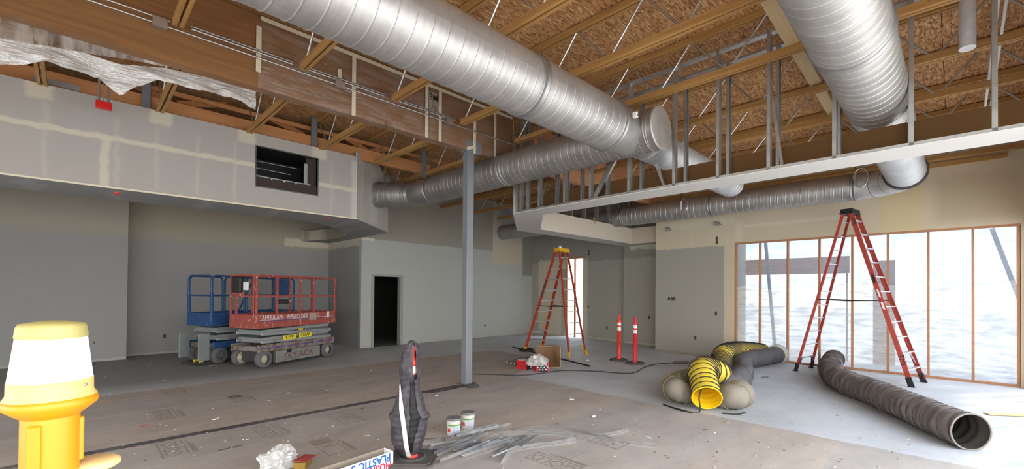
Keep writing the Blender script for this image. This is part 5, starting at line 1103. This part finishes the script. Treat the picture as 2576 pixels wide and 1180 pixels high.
# ------------------------------------------------------------------ slats drawn for shadow dashes along the right wall and small litter
sl = thing('shadow_dash_slats', 'row of thin pale slats standing in for shadow dashes along the wall behind the hoses', 'slats', fl(1720, 895))
for k in range(18):
    p = px(1655 + k * 8.2, 800, XW - .35); p.z = 0; MB().bbox((p.x - .22, p.y - .022, .0), (p.x + .22, p.y + .022, .014), .003).build('slat', plain('slat_tan', S(170, 160, 146), .8), sl)
lit = [('paper_scrap', 'white scrap beside the vest on the paper floor', (1100, 995), .07, .02, .01, .5, M_white), ('drywall_chip', 'pale drywall chip in the middle of the floor', (1438, 1004), .11, .07, .012, .9, M_dw), ('paper_scrap', 'small white curl on the floor left of the hoses', (1494, 1049), .06, .03, .02, .2, M_white), ('plastic_clip', 'white plastic clip at the end of the longest steel strip', (1632, 1101), .09, .012, .01, 1.4, M_white), ('paper_scrap', 'white torn scrap near the dark seam line', (545, 1054), .09, .03, .008, .7, M_white), ('orange_scrap', 'tiny orange scrap on the paper at left', (362, 1072), .1, .025, .004, .2, plain('scrap_orange', S(190, 92, 62), .7)), ('orange_scrap', 'tiny orange scrap left of the vest', (948, 921), .14, .05, .004, .3, plain('scrap_orange', S(190, 92, 62), .7)), ('wood_stick', 'short dark stick on the bare concrete', (1925, 949), .17, .012, .01, -.6, M_rub), ('wood_stick', 'dark stick on the paper left of the bag', (580, 1128), .22, .012, .008, .1, M_rub), ('pale_board', 'flat pale board lying by the right edge of the floor', (2535, 1045), .5, .12, .012, -.9, M_pale), ('stone_lump', 'dark lump on the floor beside the work light', (232, 918), .12, .08, .05, .2, M_rub), ('stone_lump', 'small dark lump at the corner of the left wall', (330, 905), .12, .06, .04, .2, M_rub), ('foam_bit', 'white bit near the orange ladder', (1478, 908), .05, .05, .03, .1, M_white)]
for nm, lab, (x, y), a, b, h, rz, mt in lit:
    p = fl(x, y, .0048); o = MB().bbox((-a / 2, -b / 2, 0), (a / 2, b / 2, h), min(h, b) * .3, Matrix.Rotation(.0, 4, 'Z'))
    o.v = [(vx + .01 * noise.noise((vx * 30, vy * 30, 1)), vy + .01 * noise.noise((vx * 30, vy * 30, 7)) + .15 * vx * vx / a, vz) for vx, vy, vz in o.v]
    ob = o.build(nm, mt); ob.location = p; ob.rotation_euler = (0, 0, rz); tag(ob, lab, 'scrap')
random.seed(11); db = MB()
for k in range(520):
    x = random.uniform(250, 2350); y = random.uniform(880, 1178); p = fl(x, y, .0065)
    if p.x > 12.2 or p.y > 14 or p.y < -.8: continue
    a = random.uniform(0, PI); l = random.uniform(.006, .03) * (2.5 if random.random() < .08 else 1); wd = random.uniform(.004, .014)
    if random.random() < .3: wd = l * .7
    db.box((-l / 2, -wd / 2, 0), (l / 2, wd / 2, random.uniform(.002, .007)), Matrix.Translation(p) @ Matrix.Rotation(a, 4, 'Z'))
do = db.build('floor_debris', NT('debris').m); do['kind'] = 'stuff'; tag(do, 'scattered wood chips and paper crumbs over the floor', 'debris')
k = NT('debris_mix'); rn = k.noise(k.pos(), 6, 1); k.base(k.ramp(rn, [(.35, S(122, 104, 86)), (.5, S(168, 150, 130)), (.62, S(214, 206, 196))])); k.set(.9); do.data.materials.clear(); do.data.materials.append(k.m)
